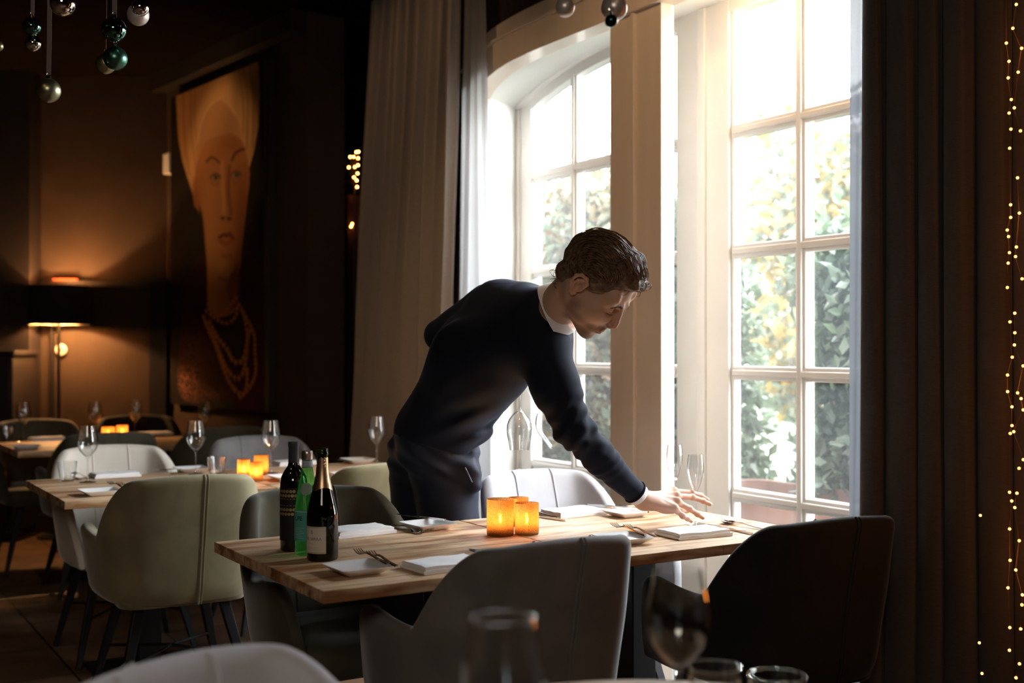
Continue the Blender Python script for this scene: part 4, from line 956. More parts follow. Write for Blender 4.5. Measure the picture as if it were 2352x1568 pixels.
blend(.35*np.exp(-(((x-.118)/.012)**2+((z+.03)/.012)**2)), (.66, .28, .20)); blend(.25*np.exp(-(((ay-.045)/.018)**2+((z+.028)/.02)**2))*(x > .03), (.62, .30, .22))
blend(.35*(ay > .079), (.62, .30, .22))
blend(.22*np.exp(-(((z-.003)/.004)**2+((ay-.033)/.016)**2))*(x > .078), (.36, .20, .15))
Vhb = h2b(Vh)
def snap(p, off=.0006, it=4):
    p = np.array(p, float)
    def s_at(q):
        g_ = (q-H.lo)/H.h; i = np.clip(np.floor(g_).astype(int), 0, H.n-2); f = g_-i; v = 0
        for a in (0, 1):
            for b in (0, 1):
                for c in (0, 1): v += H.D[i[0]+a, i[1]+b, i[2]+c]*(f[0] if a else 1-f[0])*(f[1] if b else 1-f[1])*(f[2] if c else 1-f[2])
        return v
    for _ in range(it):
        gr = np.array([s_at(p+e)-s_at(p-e) for e in np.eye(3)*.002]); gr /= np.linalg.norm(gr)+1e-9; p = p-gr*(s_at(p)-off)
    return p
# brows & lashes painted as short hairs later; right hand
SK = (.62, .38, .28)
def hand_sdf(h=.0018):
    w = PJ(1478, 1149, 3.62); A = SDF(PJ(1430, 1110, 3.5)+np.array([-.04, -.04, -.16]), PJ(1640, 1110, 3.8)+np.array([.03, .02, .05]), h)
    fo = PJ(1418, 1090, 3.57)
    A.cap(fo, w, .034, .0265, .02)
    mid = PJ(1522, 1152, 3.63)
    K = dict(i=PJ(1549, 1129, 3.705), m=PJ(1555, 1139, 3.672), r=PJ(1557, 1153, 3.640), l=PJ(1551, 1169, 3.612))
    A.cap(w, PJ(1500, 1152, 3.625), .0265, .025, .02)
    for kk, off, r0 in (('i', (0, .012, .004), .017), ('m', (0, .002, .004), .017), ('r', (0, -.008, 0), .017), ('l', (0, -.017, -.006), .016)):
        A.cap(w+np.array(off)+np.array([.008, 0, 0]), K[kk], r0, .0118, .018)
    A.ell(PJ(1530, 1168, 3.625), (.024, .016, .015), .018)                       # heel, little-finger side
    fin = dict(i=[K['i'], PJ(1588, 1131, 3.745), PJ(1609, 1138, 3.765), PJ(1623, 1146, 3.770)],
               m=[K['m'], PJ(1590, 1141, 3.705), PJ(1615, 1150, 3.725), PJ(1630, 1157, 3.730)],
               r=[K['r'], PJ(1584, 1168, 3.655), PJ(1602, 1180, 3.672), PJ(1614, 1188, 3.678)],
               l=[K['l'], PJ(1568, 1184, 3.615), PJ(1579, 1190, 3.625), PJ(1588, 1196, 3.632)])
    for kk, pts in fin.items():
        e = .0008 if kk == 'l' else 0
        A.chain(pts, [.0104-e, .0088-e, .0080-e, .0068-e], .006)
        A.ell(pts[1], (.0091-e,)*3, .006); A.ell(pts[2], (.0081-e,)*3, .005)
        # knuckle and tendon ridge
        A.ell(K[kk]+np.array([-.002, -.003, .004]), (.0092,)*3, .012); A.cap(w+np.array([.02, 0, .018]), K[kk]+np.array([0, -.002, .0105]), .0022, .0022, .010)
    A.chain([w+np.array([.018, .02, -.006]), PJ(1532, 1163, 3.69), PJ(1560, 1172, 3.725), PJ(1578, 1172, 3.745)], [.015, .0135, .0105, .0085], .012)
    return A, fin, w, fo
A_, FIN, WR, FO = hand_sdf(); Va, Fa = A_.mesh()
ca = np.tile(np.array(SK), (len(Va), 1)); 
for kk, pts in FIN.items():
    dt = np.linalg.norm(Va-pts[3], axis=1); mk = np.clip(1-dt/.016, 0, 1)[:, None]; ca = ca*(1-.5*mk)+np.array([.70, .30, .22])*.5*mk
    for q in (0, 1):
        dt = np.linalg.norm(Va-pts[q], axis=1); mk = np.clip(1-dt/.013, 0, 1)[:, None]; ca = ca*(1-.35*mk)+np.array([.66, .28, .19])*.35*mk
# left hand: curled around two glass stems, hidden behind the body
LW = PJ(1148, 852, 3.99); Bq = SDF(LW+np.array([-.09, -.10, -.10]), LW+np.array([.14, .09, .09]), .0022)
Bq.cap(LW+np.array([-.08, .01, .03]), LW, .034, .027, .02); c0 = LW+np.array([.045, 0, 0])
Bq.ell(c0, (.046, .022, .034), .02)
for i in range(4):
    k0 = LW+np.array([.080, .012, .028-.019*i]); k1 = k0+np.array([.014, -.038, -.004]); k2 = k1+np.array([-.014, -.022, -.002]); k3 = k2+np.array([-.020, -.002, 0])
    Bq.chain([c0+np.array([.01, .008, .020-.015*i]), k0, k1, k2, k3], [.013, .0110, .0092, .0085, .0072], .005)
Bq.chain([LW+np.array([.015, -.012, .022]), LW+np.array([.045, -.034, .038]), LW+np.array([.070, -.042, .034])], [.014, .0115, .009], .010)
Vl, Fl = Bq.mesh()
# trunk, arms and legs under the clothes
body = SDF((-.30, -.75, .02), (.74, .40, 1.60), .011)
def torso(g, e):
    pR0, pL0 = PJ(994, 1005, 3.92), PJ(992, 1005, 4.07); cR, cL = PJ(1098, 838, 3.72), PJ(1098, 822, 3.92)
    sR, sL = PJ(1226, 775, 3.56), PJ(1150, 718, 3.83)
    g.cap(pR0, cR, .128-e, .138-e, .09); g.cap(pL0, cL, .128-e, .138-e, .09)
    g.cap(cR, sR, .138-e, .100-e, .09); g.cap(cL, sL, .138-e, .092-e, .09)
    g.cap(sR, PJ(1206, 722, 3.70), .095-e, .080-e, .08); g.cap(PJ(1206, 722, 3.70), sL, .080-e, .09-e, .08)
    g.cap(PJ(1205, 728, 3.66), PJ(1258, 714, 3.535), .080-e, .073-e, .05)
RS, RE, RW = PJ(1248, 806, 3.50), PJ(1316, 985, 3.47), PJ(1455, 1126, 3.585)
LS, LE, LWs = PJ(1122, 702, 3.90), PJ(1009, 770, 4.08), PJ(1130, 852, 4.01)
def arms(g, e):
    g.chain([RS, PJ(1276, 890, 3.47), RE], [.082-e, .064-e, .052-e], .05); g.chain([RE, PJ(1382, 1055, 3.52), RW], [.052-e, .047-e, .037-e], .03)
    g.chain([LS, LE], [.076-e, .050-e], .02); g.chain([LE, LWs], [.050-e, .043-e], .015)
HR_, HL_ = PJ(1022, 1060, 3.98), PJ(962, 1050, 4.12)
KR, KL = np.array([HR_[0]+.03, HR_[1]+.0, .50]), np.array([HL_[0]+.01, HL_[1]+.02, .50])
def legs(g, e, hem=.10):
    g.cap(PJ(994, 1008, 3.93), PJ(988, 1008, 4.08), .129-e, .129-e, .05)
    for h_, k_, r0 in ((HR_, KR, .118), (HL_, KL, .108)):
        g.chain([h_, h_*.45+k_*.55, k_, np.array([k_[0]-.01, k_[1]+.01, hem])], [r0-e, .096-e, .074-e, .058-e], .04)
torso(body, .045); arms(body, .018); legs(body, .024, .06); Vb, Fb = body.mesh()
cb_ = np.tile(np.array(SK), (len(Vb), 1)); cl_ = np.tile(np.array(SK), (len(Vl), 1))
V = np.concatenate([Vb, Vhb, Va, Vl]); o1 = len(Vb); o2 = o1+len(Vhb); o3 = o2+len(Va)
Fc = np.concatenate([Fb, Fh+o1, Fa+o2, Fl+o3]); C_ = np.concatenate([cb_, col, ca, cl_])
PF = cam(*feet)
person = np_obj('person', V, Fc, skin, None, C_); person.location = PF; person.rotation_euler = (0, 0, -PHI)
tag(person, 'waiter in a navy suit bending over the window table, one hand reaching for a flute', 'person')
# ---- clothes
g = SDF((-.34, -.82, .80), (.74, .42, 1.66), .0062)
torso(g, 0); arms(g, 0)
g.cap(PJ(1095, 985, 3.90), PJ(1110, 955, 3.86), .045, .050, .04); g.cap(PJ(1112, 945, 3.84), PJ(1130, 935, 3.82), .038, .030, .03)   # bunched front
X, Y, Z = g.grid()
def near_seg(a, b, w):
    ab = b-a; t = np.clip(((X-a[0])*ab[0]+(Y-a[1])*ab[1]+(Z-a[2])*ab[2])/(ab@ab), 0, 1); return np.exp(-((X-a[0]-t*ab[0])**2+(Y-a[1]-t*ab[1])**2+(Z-a[2]-t*ab[2])**2)/w**2), t
wr = .0040*vnoise(X, Y, Z, 32, 1)+.0018*vnoise(X, Y, Z, 75, 2)
m1, t1 = near_seg(RS, RE, .11); axis = (RE-RS)/np.linalg.norm(RE-RS); sA = (X-RS[0])*axis[0]+(Y-RS[1])*axis[1]+(Z-RS[2])*axis[2]
wr = wr+m1*.0058*np.sin(120*sA+3.4*np.sin(30*X+12*Z)+38*Y)*ss(.3, 1, t1)
m2, t2 = near_seg(RE, RW, .08); ax2 = (RW-RE)/np.linalg.norm(RW-RE); sB = (X-RE[0])*ax2[0]+(Y-RE[1])*ax2[1]+(Z-RE[2])*ax2[2]
wr = wr+m2*.0050*np.sin(112*sB+3.6*np.sin(28*Z-10*X)+45*Y)*(.6+.4*np.sin(41*sB+1))*(1-ss(.2, .95, t2))+m2*.0012*np.sin(70*sB+30*Z)
pw_ = PJ(1090, 970, 3.86); m3 = np.exp(-(((X-pw_[0])/.10)**2+((Z-pw_[2])/.075)**2)); wr = wr+m3*.013*np.sin(100*(Z*.9-X*.35)+9*Y+1.2)
g.D += wr.astype(np.float32)
# hem plane, sleeve ends and neck opening
def cut_half(g, p, n, k=.006):
    n = np.array(n, float)/np.linalg.norm(n); d = ((X-p[0])*n[0]+(Y-p[1])*n[1]+(Z-p[2])*n[2]); return np.maximum(g.D, d)
hp = PJ(995, 990, 3.9); nh = np.array([-.26, 0, -.97]); g.D = cut_half(g, PJ(1000, 1022, 3.9), nh)
dR = (RW-PJ(1382, 1055, 3.52)); dR /= np.linalg.norm(dR); sleeve_end = RW+dR*.010; nr = np.sqrt((X-RW[0])**2+(Y-RW[1])**2+(Z-RW[2])**2)
g.D = np.where(nr < .14, np.maximum(g.D, (X-sleeve_end[0])*dR[0]+(Y-sleeve_end[1])*dR[1]+(Z-sleeve_end[2])*dR[2]), g.D)
nd = h2b(np.array([-.03, 0, -.03]))-neck_base; nd /= np.linalg.norm(nd)
cn = PJ(1277, 712, 3.50); nn_ = np.array([.88, -.28, .39]); nn_ /= np.linalg.norm(nn_)
nr = np.sqrt((X-cn[0])**2+(Y-cn[1])**2+(Z-cn[2])**2)
g.D = np.where(nr < .13, np.maximum(g.D, (X-cn[0])*nn_[0]+(Y-cn[1])*nn_[1]+(Z-cn[2])*nn_[2]-.010), g.D)
Vj, Fj = g.mesh(); jk = np_obj('jacket', Vj, Fj, navy, person, smooth_iter=1); jk['label'] = 'dark navy jacket with creased sleeve'
t = SDF((-.34, -.42, .06), (.32, .34, 1.18), .0065); legs(t, 0, .085)
t.cap(PJ(1075, 1070, 3.90), PJ(1088, 1110, 3.90), .035, .030, .04)     # gaping pocket
X, Y, Z = t.grid()
t.D += (.0045*vnoise(X, Y, Z, 20, 5)+.006*np.sin(60*(Z*.5+X)+6*np.sin(14*Z))*np.exp(-((Z-.98)/.10)**2)+.0035*np.sin(46*(Z+.8*X)+3*np.sin(9*Z))*np.exp(-((Z-.50)/.10)**2)+.0035*np.sin(40*(Z-.5*X))*np.exp(-((Z-.16)/.08)**2)).astype(np.float32)
t.cap(PJ(1092, 1052, 3.84), PJ(1108, 1105, 3.86), .006, .006, .01, 'cut')
t.D = np.maximum(t.D, Z-1.10); Vt, Ft = t.mesh(); np_obj('trousers', Vt, Ft, navy2, person, smooth_iter=2)
# shirt collar: band around the neck
cc = PJ(1285, 708, 3.485); a1 = np.cross(nn_, [0, 0, 1.]); a1 /= np.linalg.norm(a1); a2 = np.cross(nn_, a1)
mb = MB(); R = []
for i in range(49):
    a = 2*pi*i/48; rr_ = lambda k, h_: tuple(cc+a1*cos(a)*(.069*k)+a2*sin(a)*(.078*k)+nn_*h_)
    R.append([rr_(1.10, -.030), rr_(1.04, .012), rr_(1.00, .016), rr_(.96, .012), rr_(1.0, -.03)])
mb.rings(R, (False, False)); mb.build('shirt_collar', shirt, person, smooth=60)['label'] = 'white shirt collar band'
mb = MB(); R = []; b1 = np.cross(dR, [0, 1., 0]); b1 /= np.linalg.norm(b1); b2 = np.cross(dR, b1)
for h_, r_ in ((-.02, .034), (.016, .0345), (.019, .0335), (.018, .032), (-.02, .031)):
    R.append([tuple(sleeve_end+dR*h_+(b1*cos(a)+b2*sin(a))*r_) for a in np.linspace(0, 2*pi, 36, endpoint=False)])
mb.rings(R, (False, False)); mb.build('shirt_cuff', shirt, person, smooth=60)
MB().tube([tuple(sleeve_end-dR*.002+(b1*cos(a)+b2*sin(a))*.0365) for a in np.linspace(0, 2*pi, 40)], .0036, 8).build('sleeve_hem', navy, jk, smooth=60)
# bracelet
wd = (PJ(1500, 1152, 3.625)-FO); wd /= np.linalg.norm(wd); bc = PJ(1491, 1151, 3.624); b1 = np.cross(wd, [0, 1., 0]); b1 /= np.linalg.norm(b1); b2 = np.cross(wd, b1)
MB().tube([tuple(bc+(b1*cos(a)*.0315+b2*sin(a)*.0285)+wd*.003*sin(a*2)) for a in np.linspace(0, 2*pi, 40)], .0011, 6).build('bracelet', mat('dark_cord', (.05, .04, .035), .5), person, smooth=60)
bd = PJ(1489, 1174, 3.60); MB().lathe([(.0001, -.005), (.003, -.004), (.003, .004), (.0001, .005)], 12, c=tuple(bd)).build('bracelet_clasp', mat('gold_clasp', (.8, .55, .2), .3, metal=1), person, smooth=60)
# nails
nm = mat('fingernail', (.74, .50, .42), .25, coat=.4); 
for kk, pts in FIN.items():
    d_ = pts[3]-pts[2]; d_ /= np.linalg.norm(d_); upv = np.array([0, -.45, .9]); upv -= d_*(upv@d_); upv /= np.linalg.norm(upv); sd_ = np.cross(d_, upv)
    c = pts[3]+upv*.0052+d_*.001; R = []
    for u in np.linspace(-.0055, .0055, 5): R.append([tuple(c+d_*u+sd_*(w_*.0047*sqrt(max(.1, 1-(u/.0062)**2)))-upv*(.0016*w_*w_-.0004)) for w_ in np.linspace(-1, 1, 7)])
    mb = MB(); mb.rings(R, (False, False), closed=False); mb.build('fingernail', nm, person, smooth=60)
# pen and belt loop
MB().tube([tuple(PJ(1067, 1073, 3.835)), tuple(PJ(1083, 1108, 3.83))], [.0045, .0045], 8).build('pen', mat('black_pen', (.03, .03, .04), .25), person, smooth=60)
# shoes
for k_, s_ in ((KR, 1), (KL, -1)):
    q = SDF((-.35, -.35, -.01), (.30, .30, .16), .006); c = np.array([k_[0]-.01, k_[1]+.01, 0]); dv = np.array([.8, -.55, 0]); dv /= np.linalg.norm(dv)
    q.chain([c-dv*.06+[0, 0, .05], c+dv*.05+[0, 0, .045], c+dv*.17+[0, 0, .032]], [.042, .044, .032], .03); q.cap(c+[0, 0, .06], c+[0, 0, .11], .045, .048, .03)
    X, Y, Z = q.grid(); q.D = np.maximum(q.D, -Z+.002+0*X); vs, fs = q.mesh(); np_obj('shoe', vs, fs, mat('black_leather', (.012, .011, .011), .3), person)
# ---- hair: cap volume plus combed-back locks
Hh = SDF((-.15, -.115, -.10), (.13, .115, .17), .0025)
Hh.ell((-.014, 0, .048), (.108, .086, .090), .01); Hh.ell((.052, 0, .098), (.048, .058, .026), .03); Hh.ell((-.072, 0, -.028), (.040, .062, .040), .03)
X, Y, Z = Hh.grid()
line = (.036+(X-.03)*.78)+.014*np.sin(np.abs(Y)*60); RA = (line-Z)*.78; RB = np.maximum(X+.020, -(Z+.074)); RC = np.maximum(np.maximum(X-.026, -(X+.03)), -(Z-.018))
reg = np.minimum(np.minimum(RA, RB), RC); kk_ = .012; hh_ = np.maximum(kk_-np.abs(Hh.D-reg), 0)/kk_; Hh.D = (np.maximum(Hh.D, reg)+hh_*hh_*kk_*.25).astype(np.float32)
flow = np.arctan2(Z-.03, -(X+.02)); Hh.D += (.0020*np.sin(95*Y+14*np.sin(9*X+3*Z)+8*flow)+.0012*np.sin(210*Y+30*Z+20*X)).astype(np.float32)
Vx, Fx = Hh.mesh(); hair = np_obj('hair', h2b(Vx), Fx, hairm, person)
mb = MB(); r_ = np.random.default_rng(5); C0 = np.array([-.014, 0, .048]); RR = np.array([.108, .086, .090])
def on_surf(az, el, off):    # el: angle from front hairline over the crown to the nape; az: side angle
    p = np.array([cos(el)*cos(az), sin(az), sin(el)*cos(az)]); q = C0+p*(RR+off)
    if q[0] > .01 and q[2] > .07: q = q+np.array([.004, 0, .010])*ss(.07, .11, q[2])
    return q
for i in range(3400):
    az = r_.uniform(-1.45, 1.45) if i % 2 else max(-1.4, min(1.4, r_.normal()*.62)); e0 = radians(r_.uniform(22, 190)); ln = radians(r_.uniform(30, 75)); off = r_.uniform(.000, .010) if i % 9 else r_.uniform(.008, .017)
    e1 = e0+ln; pts = []; wv = r_.uniform(0, 6.28); am = r_.uniform(.01, .06)
    for t in np.linspace(0, 1, 8):
        el = e0+(e1-e0)*t; a = az*(1+.12*t)+am*sin(5*t+wv)
        q = on_surf(a, el, off*(.4+.6*sin(pi*min(1, .15+t*.85)))-.002*(1-t)); pts.append(q)
    if any(p[2] < .036+(p[0]-.03)*.78-.003 and p[0] > -.018 for p in pts): continue
    if any(p[2] < -.076 for p in pts): continue
    pts = h2b(np.array(pts)); w0 = r_.uniform(.0006, .0014); mb.tube([tuple(p) for p in pts], [w0*(.5+.9*sin(pi*(.1+.85*k/7))) for k in range(8)], 4)
for i in range(260):       # curls at the nape and stray front tufts
    s_ = r_.uniform(-1, 1)
    if i < 170:
        p = np.array([-.095+.03*abs(s_)+r_.normal()*.010, s_*.060, -.022+r_.normal()*.020]); dv = np.array([-.7+r_.normal()*.3, s_*.5, -.5+r_.normal()*.5])
    else:
        p = np.array([.070+r_.normal()*.012, s_*.036, .106+r_.normal()*.008]); dv = np.array([.8, r_.normal()*.3, .25+r_.normal()*.4])
    dv /= np.linalg.norm(dv); nx = np.cross(dv, r_.normal(size=3)); nx /= np.linalg.norm(nx); Rr = r_.uniform(.006, .013); pts = [p+dv*Rr*1.3*sin(a)+nx*Rr*(1-cos(a)) for a in np.linspace(0, 2.6, 8)]
    mb.tube([tuple(q) for q in h2b(np.array(pts))], [.0011*(1-.1*k) for k in range(8)], 4)
mb.build('hair_locks', hairm, hair, smooth=60)
mb = MB()
for s_ in (-1, 1):
    for i in range(210):
        t = r_.random(); w_ = (1-t)*.0026+.0008; p = np.array([.105-.020*t**1.5, s_*(.014+.036*t), .0275+.0065*sin(pi*min(1, t*1.15))-.007*max(0, t-.6)*2+r_.normal()*w_*.7])
        p = snap(p); e_ = snap(p+np.array([-.002, s_*.0060, .0012+r_.normal()*.001]), .0012); mb.tube([tuple(q) for q in h2b(np.array([p, (p+e_)/2, e_]))], [.00055, .0005, .0002], 3)
mb.build('eyebrows', hairm, person)
mb = MB()
for s_ in (-1, 1):
    ln = [snap(np.array([.093-.0085*t**2, s_*(.019+.027*t), -.0045+.003*t]), .0003) for t in np.linspace(0, 1, 9)]
    mb.tube([tuple(q) for q in h2b(np.array(ln))], .0006, 4)
    for i in range(30):
        t = i/29; p = snap(np.array([.093-.0085*t**2, s_*(.020+.026*t), -.0045+.003*t]), .0003); e_ = p+np.array([.0042, s_*(.001+.002*t), -.0022]); mb.tube([tuple(q) for q in h2b(np.array([p, e_]))], [.00028, .0001], 3)
mb.build('eyelashes', hairm, person)
# ================================================================== PORTRAIT PAINTING
# canvas corners, traced coordinates (tx 409..628, ty at the left/right edge) are mapped to canvas fractions
QL, QR = cam(-2.36, 8.33, 0), cam(-1.468, 7.20, 0)
zt, zb_ = 3.075, .925
nw, nh = 180, 420
dwall = (QR-QL).normalized(); wn = Vector((dwall.y, -dwall.x, 0))
if wn.x > 0: wn = -wn
QLo, QRo = QL+wn*.055, QR+wn*.055
fr = np.linspace(0, 1, nw); fz = np.linspace(0, 1, nh)
A, B = np.meshgrid(fr, fz)                       # across, down
x_ = QLo.x+(QRo.x-QLo.x)*A; y_ = QLo.y+(QRo.y-QLo.y)*A; z_ = zt+(zb_-zt)*B
xc_ = CP*x_-SP*y_; dc = SP*x_+CP*y_; TX = 1176+F*xc_/dc; TY = HOR-(z_-CAMZ)*F/dc
img = np.zeros(A.shape+(3,)); img[:] = (.028, .020, .014)
def inpoly(poly):
    c = np.zeros(TX.shape, bool); n = len(poly)
    for i in range(n):
        (x1, y1), (x2, y2) = poly[i], poly[(i+1) % n]
        if y1 == y2: continue
        cnd = ((y1 > TY) != (y2 > TY)) & (TX < (x2-x1)*(TY-y1)/(y2-y1)+x1); c ^= cnd
    return c
def blur(a, n=1):
    a = a.astype(float)
    for _ in range(n): a[1:-1, 1:-1] = (a[1:-1, 1:-1]*2+a[:-2, 1:-1]+a[2:, 1:-1]+a[1:-1, :-2]+a[1:-1, 2:])/6
    return a
def paint(mask, c, n=2, k=1.0):
    global img; m_ = np.clip(blur(mask, n)*k, 0, 1)[..., None]; img = img*(1-m_)+np.asarray(c)*m_
def smooth_poly(p, n=6): q = cr_spline(list(p)+[p[0]], n); return [tuple(v) for v in q]
def gs(cx, cy, sx, sy): return np.exp(-((TX-cx)/sx)**2-((TY-cy)/sy)**2)
def stroke(pts, w, c, k=1, n=1):
    d = np.full(TX.shape, 1e9); P2 = cr_spline(pts, 8)
    for a, b in zip(P2[:-1], P2[1:]):
        ab = b-a; t = np.clip(((TX-a[0])*ab[0]+(TY-a[1])*ab[1])/(ab@ab+1e-9), 0, 1); d = np.minimum(d, np.hypot(TX-a[0]-t*ab[0], TY-a[1]-t*ab[1]))
    paint(np.clip(1.3-d/w, 0, 1), c, n, k)
robe = smooth_poly([(470, 575), (440, 610), (420, 660), (416, 740), (416, 910), (520, 925), (640, 960), (640, 660), (590, 600), (560, 570)])
paint(inpoly(robe), (.060, .018, .020), 3); paint(inpoly(robe)*gs(590, 880, 60, 110), (.10, .012, .014), 2, .8); paint(gs(470, 820, 22, 90)*inpoly(robe), (.11, .012, .012), 2, .6)
paint(inpoly([(440, 700), (505, 690), (560, 700), (575, 860), (500, 830)]), (.030, .012, .010), 3, .8)
stroke([(545, 690), (575, 720), (610, 770), (625, 830)], 16, (.075, .038, .040), .6, 3)
rs = np.random.default_rng(3); spk = blur(rs.random(TX.shape), 1); paint((gs(430, 880, 30, 40)+.35*gs(440, 820, 26, 70))*(spk > .5)*inpoly(robe), (.42, .20, .09), 0, .9); paint(gs(490, 905, 40, 12)*(spk > .55), (.30, .14, .07), 0, .7)
skinc = (.44, .20, .075)
face = [(452, 375), (470, 330), (500, 312), (530, 305), (553, 320), (565, 350), (573, 400), (566, 470), (556, 560), (552, 610), (543, 640), (545, 690), (548, 705), (530, 722), (500, 728), (478, 708), (476, 640), (474, 590), (466, 500), (456, 460), (448, 410)]
turb = [(404, 150), (404, 235), (409, 320), (418, 370), (437, 430), (446, 455), (447, 420), (452, 370), (456, 330), (470, 310), (505, 300), (545, 310), (560, 350), (572, 385), (583, 345), (593, 290), (596, 220), (592, 130)]
paint(inpoly(turb), (.60, .345, .15), 1); paint(inpoly([(560, 130), (545, 190), (556, 250), (563, 330), (570, 380), (583, 345), (593, 290), (596, 220), (592, 130)]), (.38, .21, .08), 2, .6)
paint(inpoly(turb)*gs(545, 190, 18, 90), (.22, .13, .055), 3, .7)
for px_ in (420, 437, 446): stroke([(px_, 190), (px_+2, 300), (px_+14, 400)], 2.6, (.36, .19, .075), .55, 1)
for px_ in (556, 566, 580): stroke([(px_-8, 150), (px_+2, 230), (px_, 340)], 2.6, (.22, .12, .05), .6, 1)
inner = smooth_poly([(453, 400), (450, 330), (458, 280), (480, 245), (505, 225), (525, 240), (545, 275), (562, 330), (570, 385), (556, 400)])
paint(inpoly(inner), (.50, .27, .12), 2); paint(inpoly(inner)*gs(532, 270, 25, 50), (.36, .18, .075), 3, .6)
stroke([(452, 330), (462, 280), (482, 243), (505, 225)], 2.5, (.72, .45, .22), .7); stroke([(505, 225), (525, 240), (540, 262)], 2.5, (.68, .40, .19), .6)
paint(inpoly(smooth_poly(face, 3)), skinc, 1)
paint(inpoly(face)*gs(478, 560, 26, 200), (.62, .31, .125), 3, .75); paint(inpoly(face)*gs(558, 500, 26, 150), (.24, .085, .028), 3, .85); paint(inpoly(face)*gs(533, 330, 26, 24), (.30, .12, .035), 3, .7)
stroke([(508, 372), (510, 420), (514, 470), (512, 495)], 5, (.62, .34, .15), .6, 2); stroke([(526, 380), (524, 440), (530, 490)], 5, (.20, .075, .03), .7, 3)
paint(inpoly([(552, 640), (545, 600), (530, 630), (520, 660), (530, 715), (548, 700)]), (.25, .09, .035), 3, .7)
stroke([(474, 371), (484, 361), (496, 366), (504, 374)], 2.6, (.07, .028, .015), .9); stroke([(532, 368), (540, 352), (552, 344), (560, 342)], 3.2, (.06, .022, .012), .9)
for ex, ey in ((494, 407), (541, 401)):
    paint(gs(ex, ey, 12, 8), (.30, .17, .09), 1, .5); paint(gs(ex+1, ey, 6, 5), (.07, .075, .06), 0, 1.3); stroke([(ex-11, ey+3), (ex-3, ey-8), (ex+9, ey-5), (ex+12, ey+2)], 1.8, (.09, .035, .02), .9); paint(gs(ex-5, ey+1, 3, 3), (.45, .38, .28), 0, .7)
    stroke([(ex-8, ey+12), (ex, ey+18), (ex+9, ey+12)], 3, (.28, .11, .045), .5, 2)
paint(gs(511, 500, 4, 4), (.08, .03, .018), 0, 1.2); paint(gs(526, 502, 5, 5), (.09, .03, .018), 0, 1.1)
stroke([(504, 545), (515, 538), (520, 542), (527, 536), (535, 548)], 4.5, (.14, .035, .022), .95); stroke([(507, 553), (520, 560), (532, 553)], 6, (.34, .10, .05), .8); stroke([(510, 585), (520, 590), (530, 585)], 4, (.26, .09, .035), .6, 2)
paint(gs(508, 612, 14, 18), (.60, .31, .13), 2, .6); stroke([(505, 638), (525, 642), (545, 620)], 5, (.20, .07, .03), .5, 3)
paint(inpoly([(446, 405), (440, 425), (445, 470), (458, 490), (460, 440)]), (.50, .22, .09), 2, .8)
def beads(pts, n, rx, ry):
    q = cr_spline(pts, 20); d_ = np.r_[0, np.cumsum([np.linalg.norm(b-a) for a, b in zip(q[:-1], q[1:])])]
    for s_ in np.linspace(0, d_[-1], n):
        i = min(np.searchsorted(d_, s_), len(q)-1); c = q[i]; paint(np.clip(1.5-1.5*(((TX-c[0])/rx)**2+((TY-c[1])/ry)**2), 0, 1), (.46, .20, .055), 0); paint(gs(c[0]-1.5, c[1]-2, rx*.45, ry*.4), (.66, .34, .12), 0, .8)
beads([(478, 700), (486, 722), (505, 738), (524, 742), (540, 728), (550, 700)], 12, 4.6, 6); beads([(474, 715), (492, 730), (512, 722), (530, 700), (543, 685)], 10, 4.2, 6)
beads([(468, 728), (480, 760), (498, 800), (515, 850), (532, 885), (552, 905), (566, 895), (568, 850)], 24, 5, 8)
beads([(474, 745), (490, 770), (505, 810), (520, 845), (540, 868), (556, 862), (566, 820), (568, 770), (562, 730), (556, 712)], 28, 4.6, 8)
beads([(482, 740), (500, 775), (520, 800), (536, 828), (552, 832), (562, 815), (570, 775), (577, 750)], 18, 5, 8.5)
beads([(560, 720), (574, 745), (584, 770), (586, 810), (588, 850), (582, 875), (566, 900), (552, 912)], 20, 4.4, 8)
weave = 1+.04*np.sin(A*900)*np.sin(B*1900); img *= weave[..., None]; img = img**1.2*.60+.001
Vp = np.stack([x_, y_, z_], -1).reshape(-1, 3); idx = np.arange(nw*nh).reshape(nh, nw)
Fp = np.stack([idx[:-1, :-1], idx[1:, :-1], idx[1:, 1:], idx[:-1, 1:]], -1).reshape(-1, 4)
cmid = (QL+QR)/2; pr = empty('portrait_painting', (cmid.x, cmid.y, zb_))
pm = mat('oil_paint', (.2, .1, .05), .8, spec=.08); va = N(pm, 'ShaderNodeVertexColor'); va.layer_name = 'Col'; L(pm, va.outputs[0], P(pm).inputs['Base Color'])
pn = N(pm, 'ShaderNodeTexNoise'); pn.inputs['Scale'].default_value = 120; L(pm, coords(pm), pn.inputs['Vector']); bump(pm, pn.outputs['Fac'], .15, .002)
np_obj('painted_canvas', Vp-np.array(pr.location), Fp[:, ::-1], pm, pr, img.reshape(-1, 3))
def qbox(name, a, b, t0, t1, z0, z1, m, parent=None, bevel=0):
    a = Vector(a); b = Vector(b); q = [a+wn*t0, b+wn*t0, b+wn*t1, a+wn*t1]; mb = MB().rings([[(p.x, p.y, z0) for p in q], [(p.x, p.y, z1) for p in q]])
    if parent: mb.v = [(x-parent.location.x, y-parent.location.y, z-parent.location.z) for x, y, z in mb.v]
    return mb.build(name, m, parent, bevel=bevel)
qbox('stretcher_frame', QL, QR, .004, .054, zb_, zt, M['dark_trim'], pr)
qbox('frame_edge', QR+dwall*.004, QR+dwall*.06, .004, .05, zb_, zt, M['dark_trim'], pr)
tag(pr, 'tall portrait painting of a woman with a cream turban and strings of amber beads', 'painting')
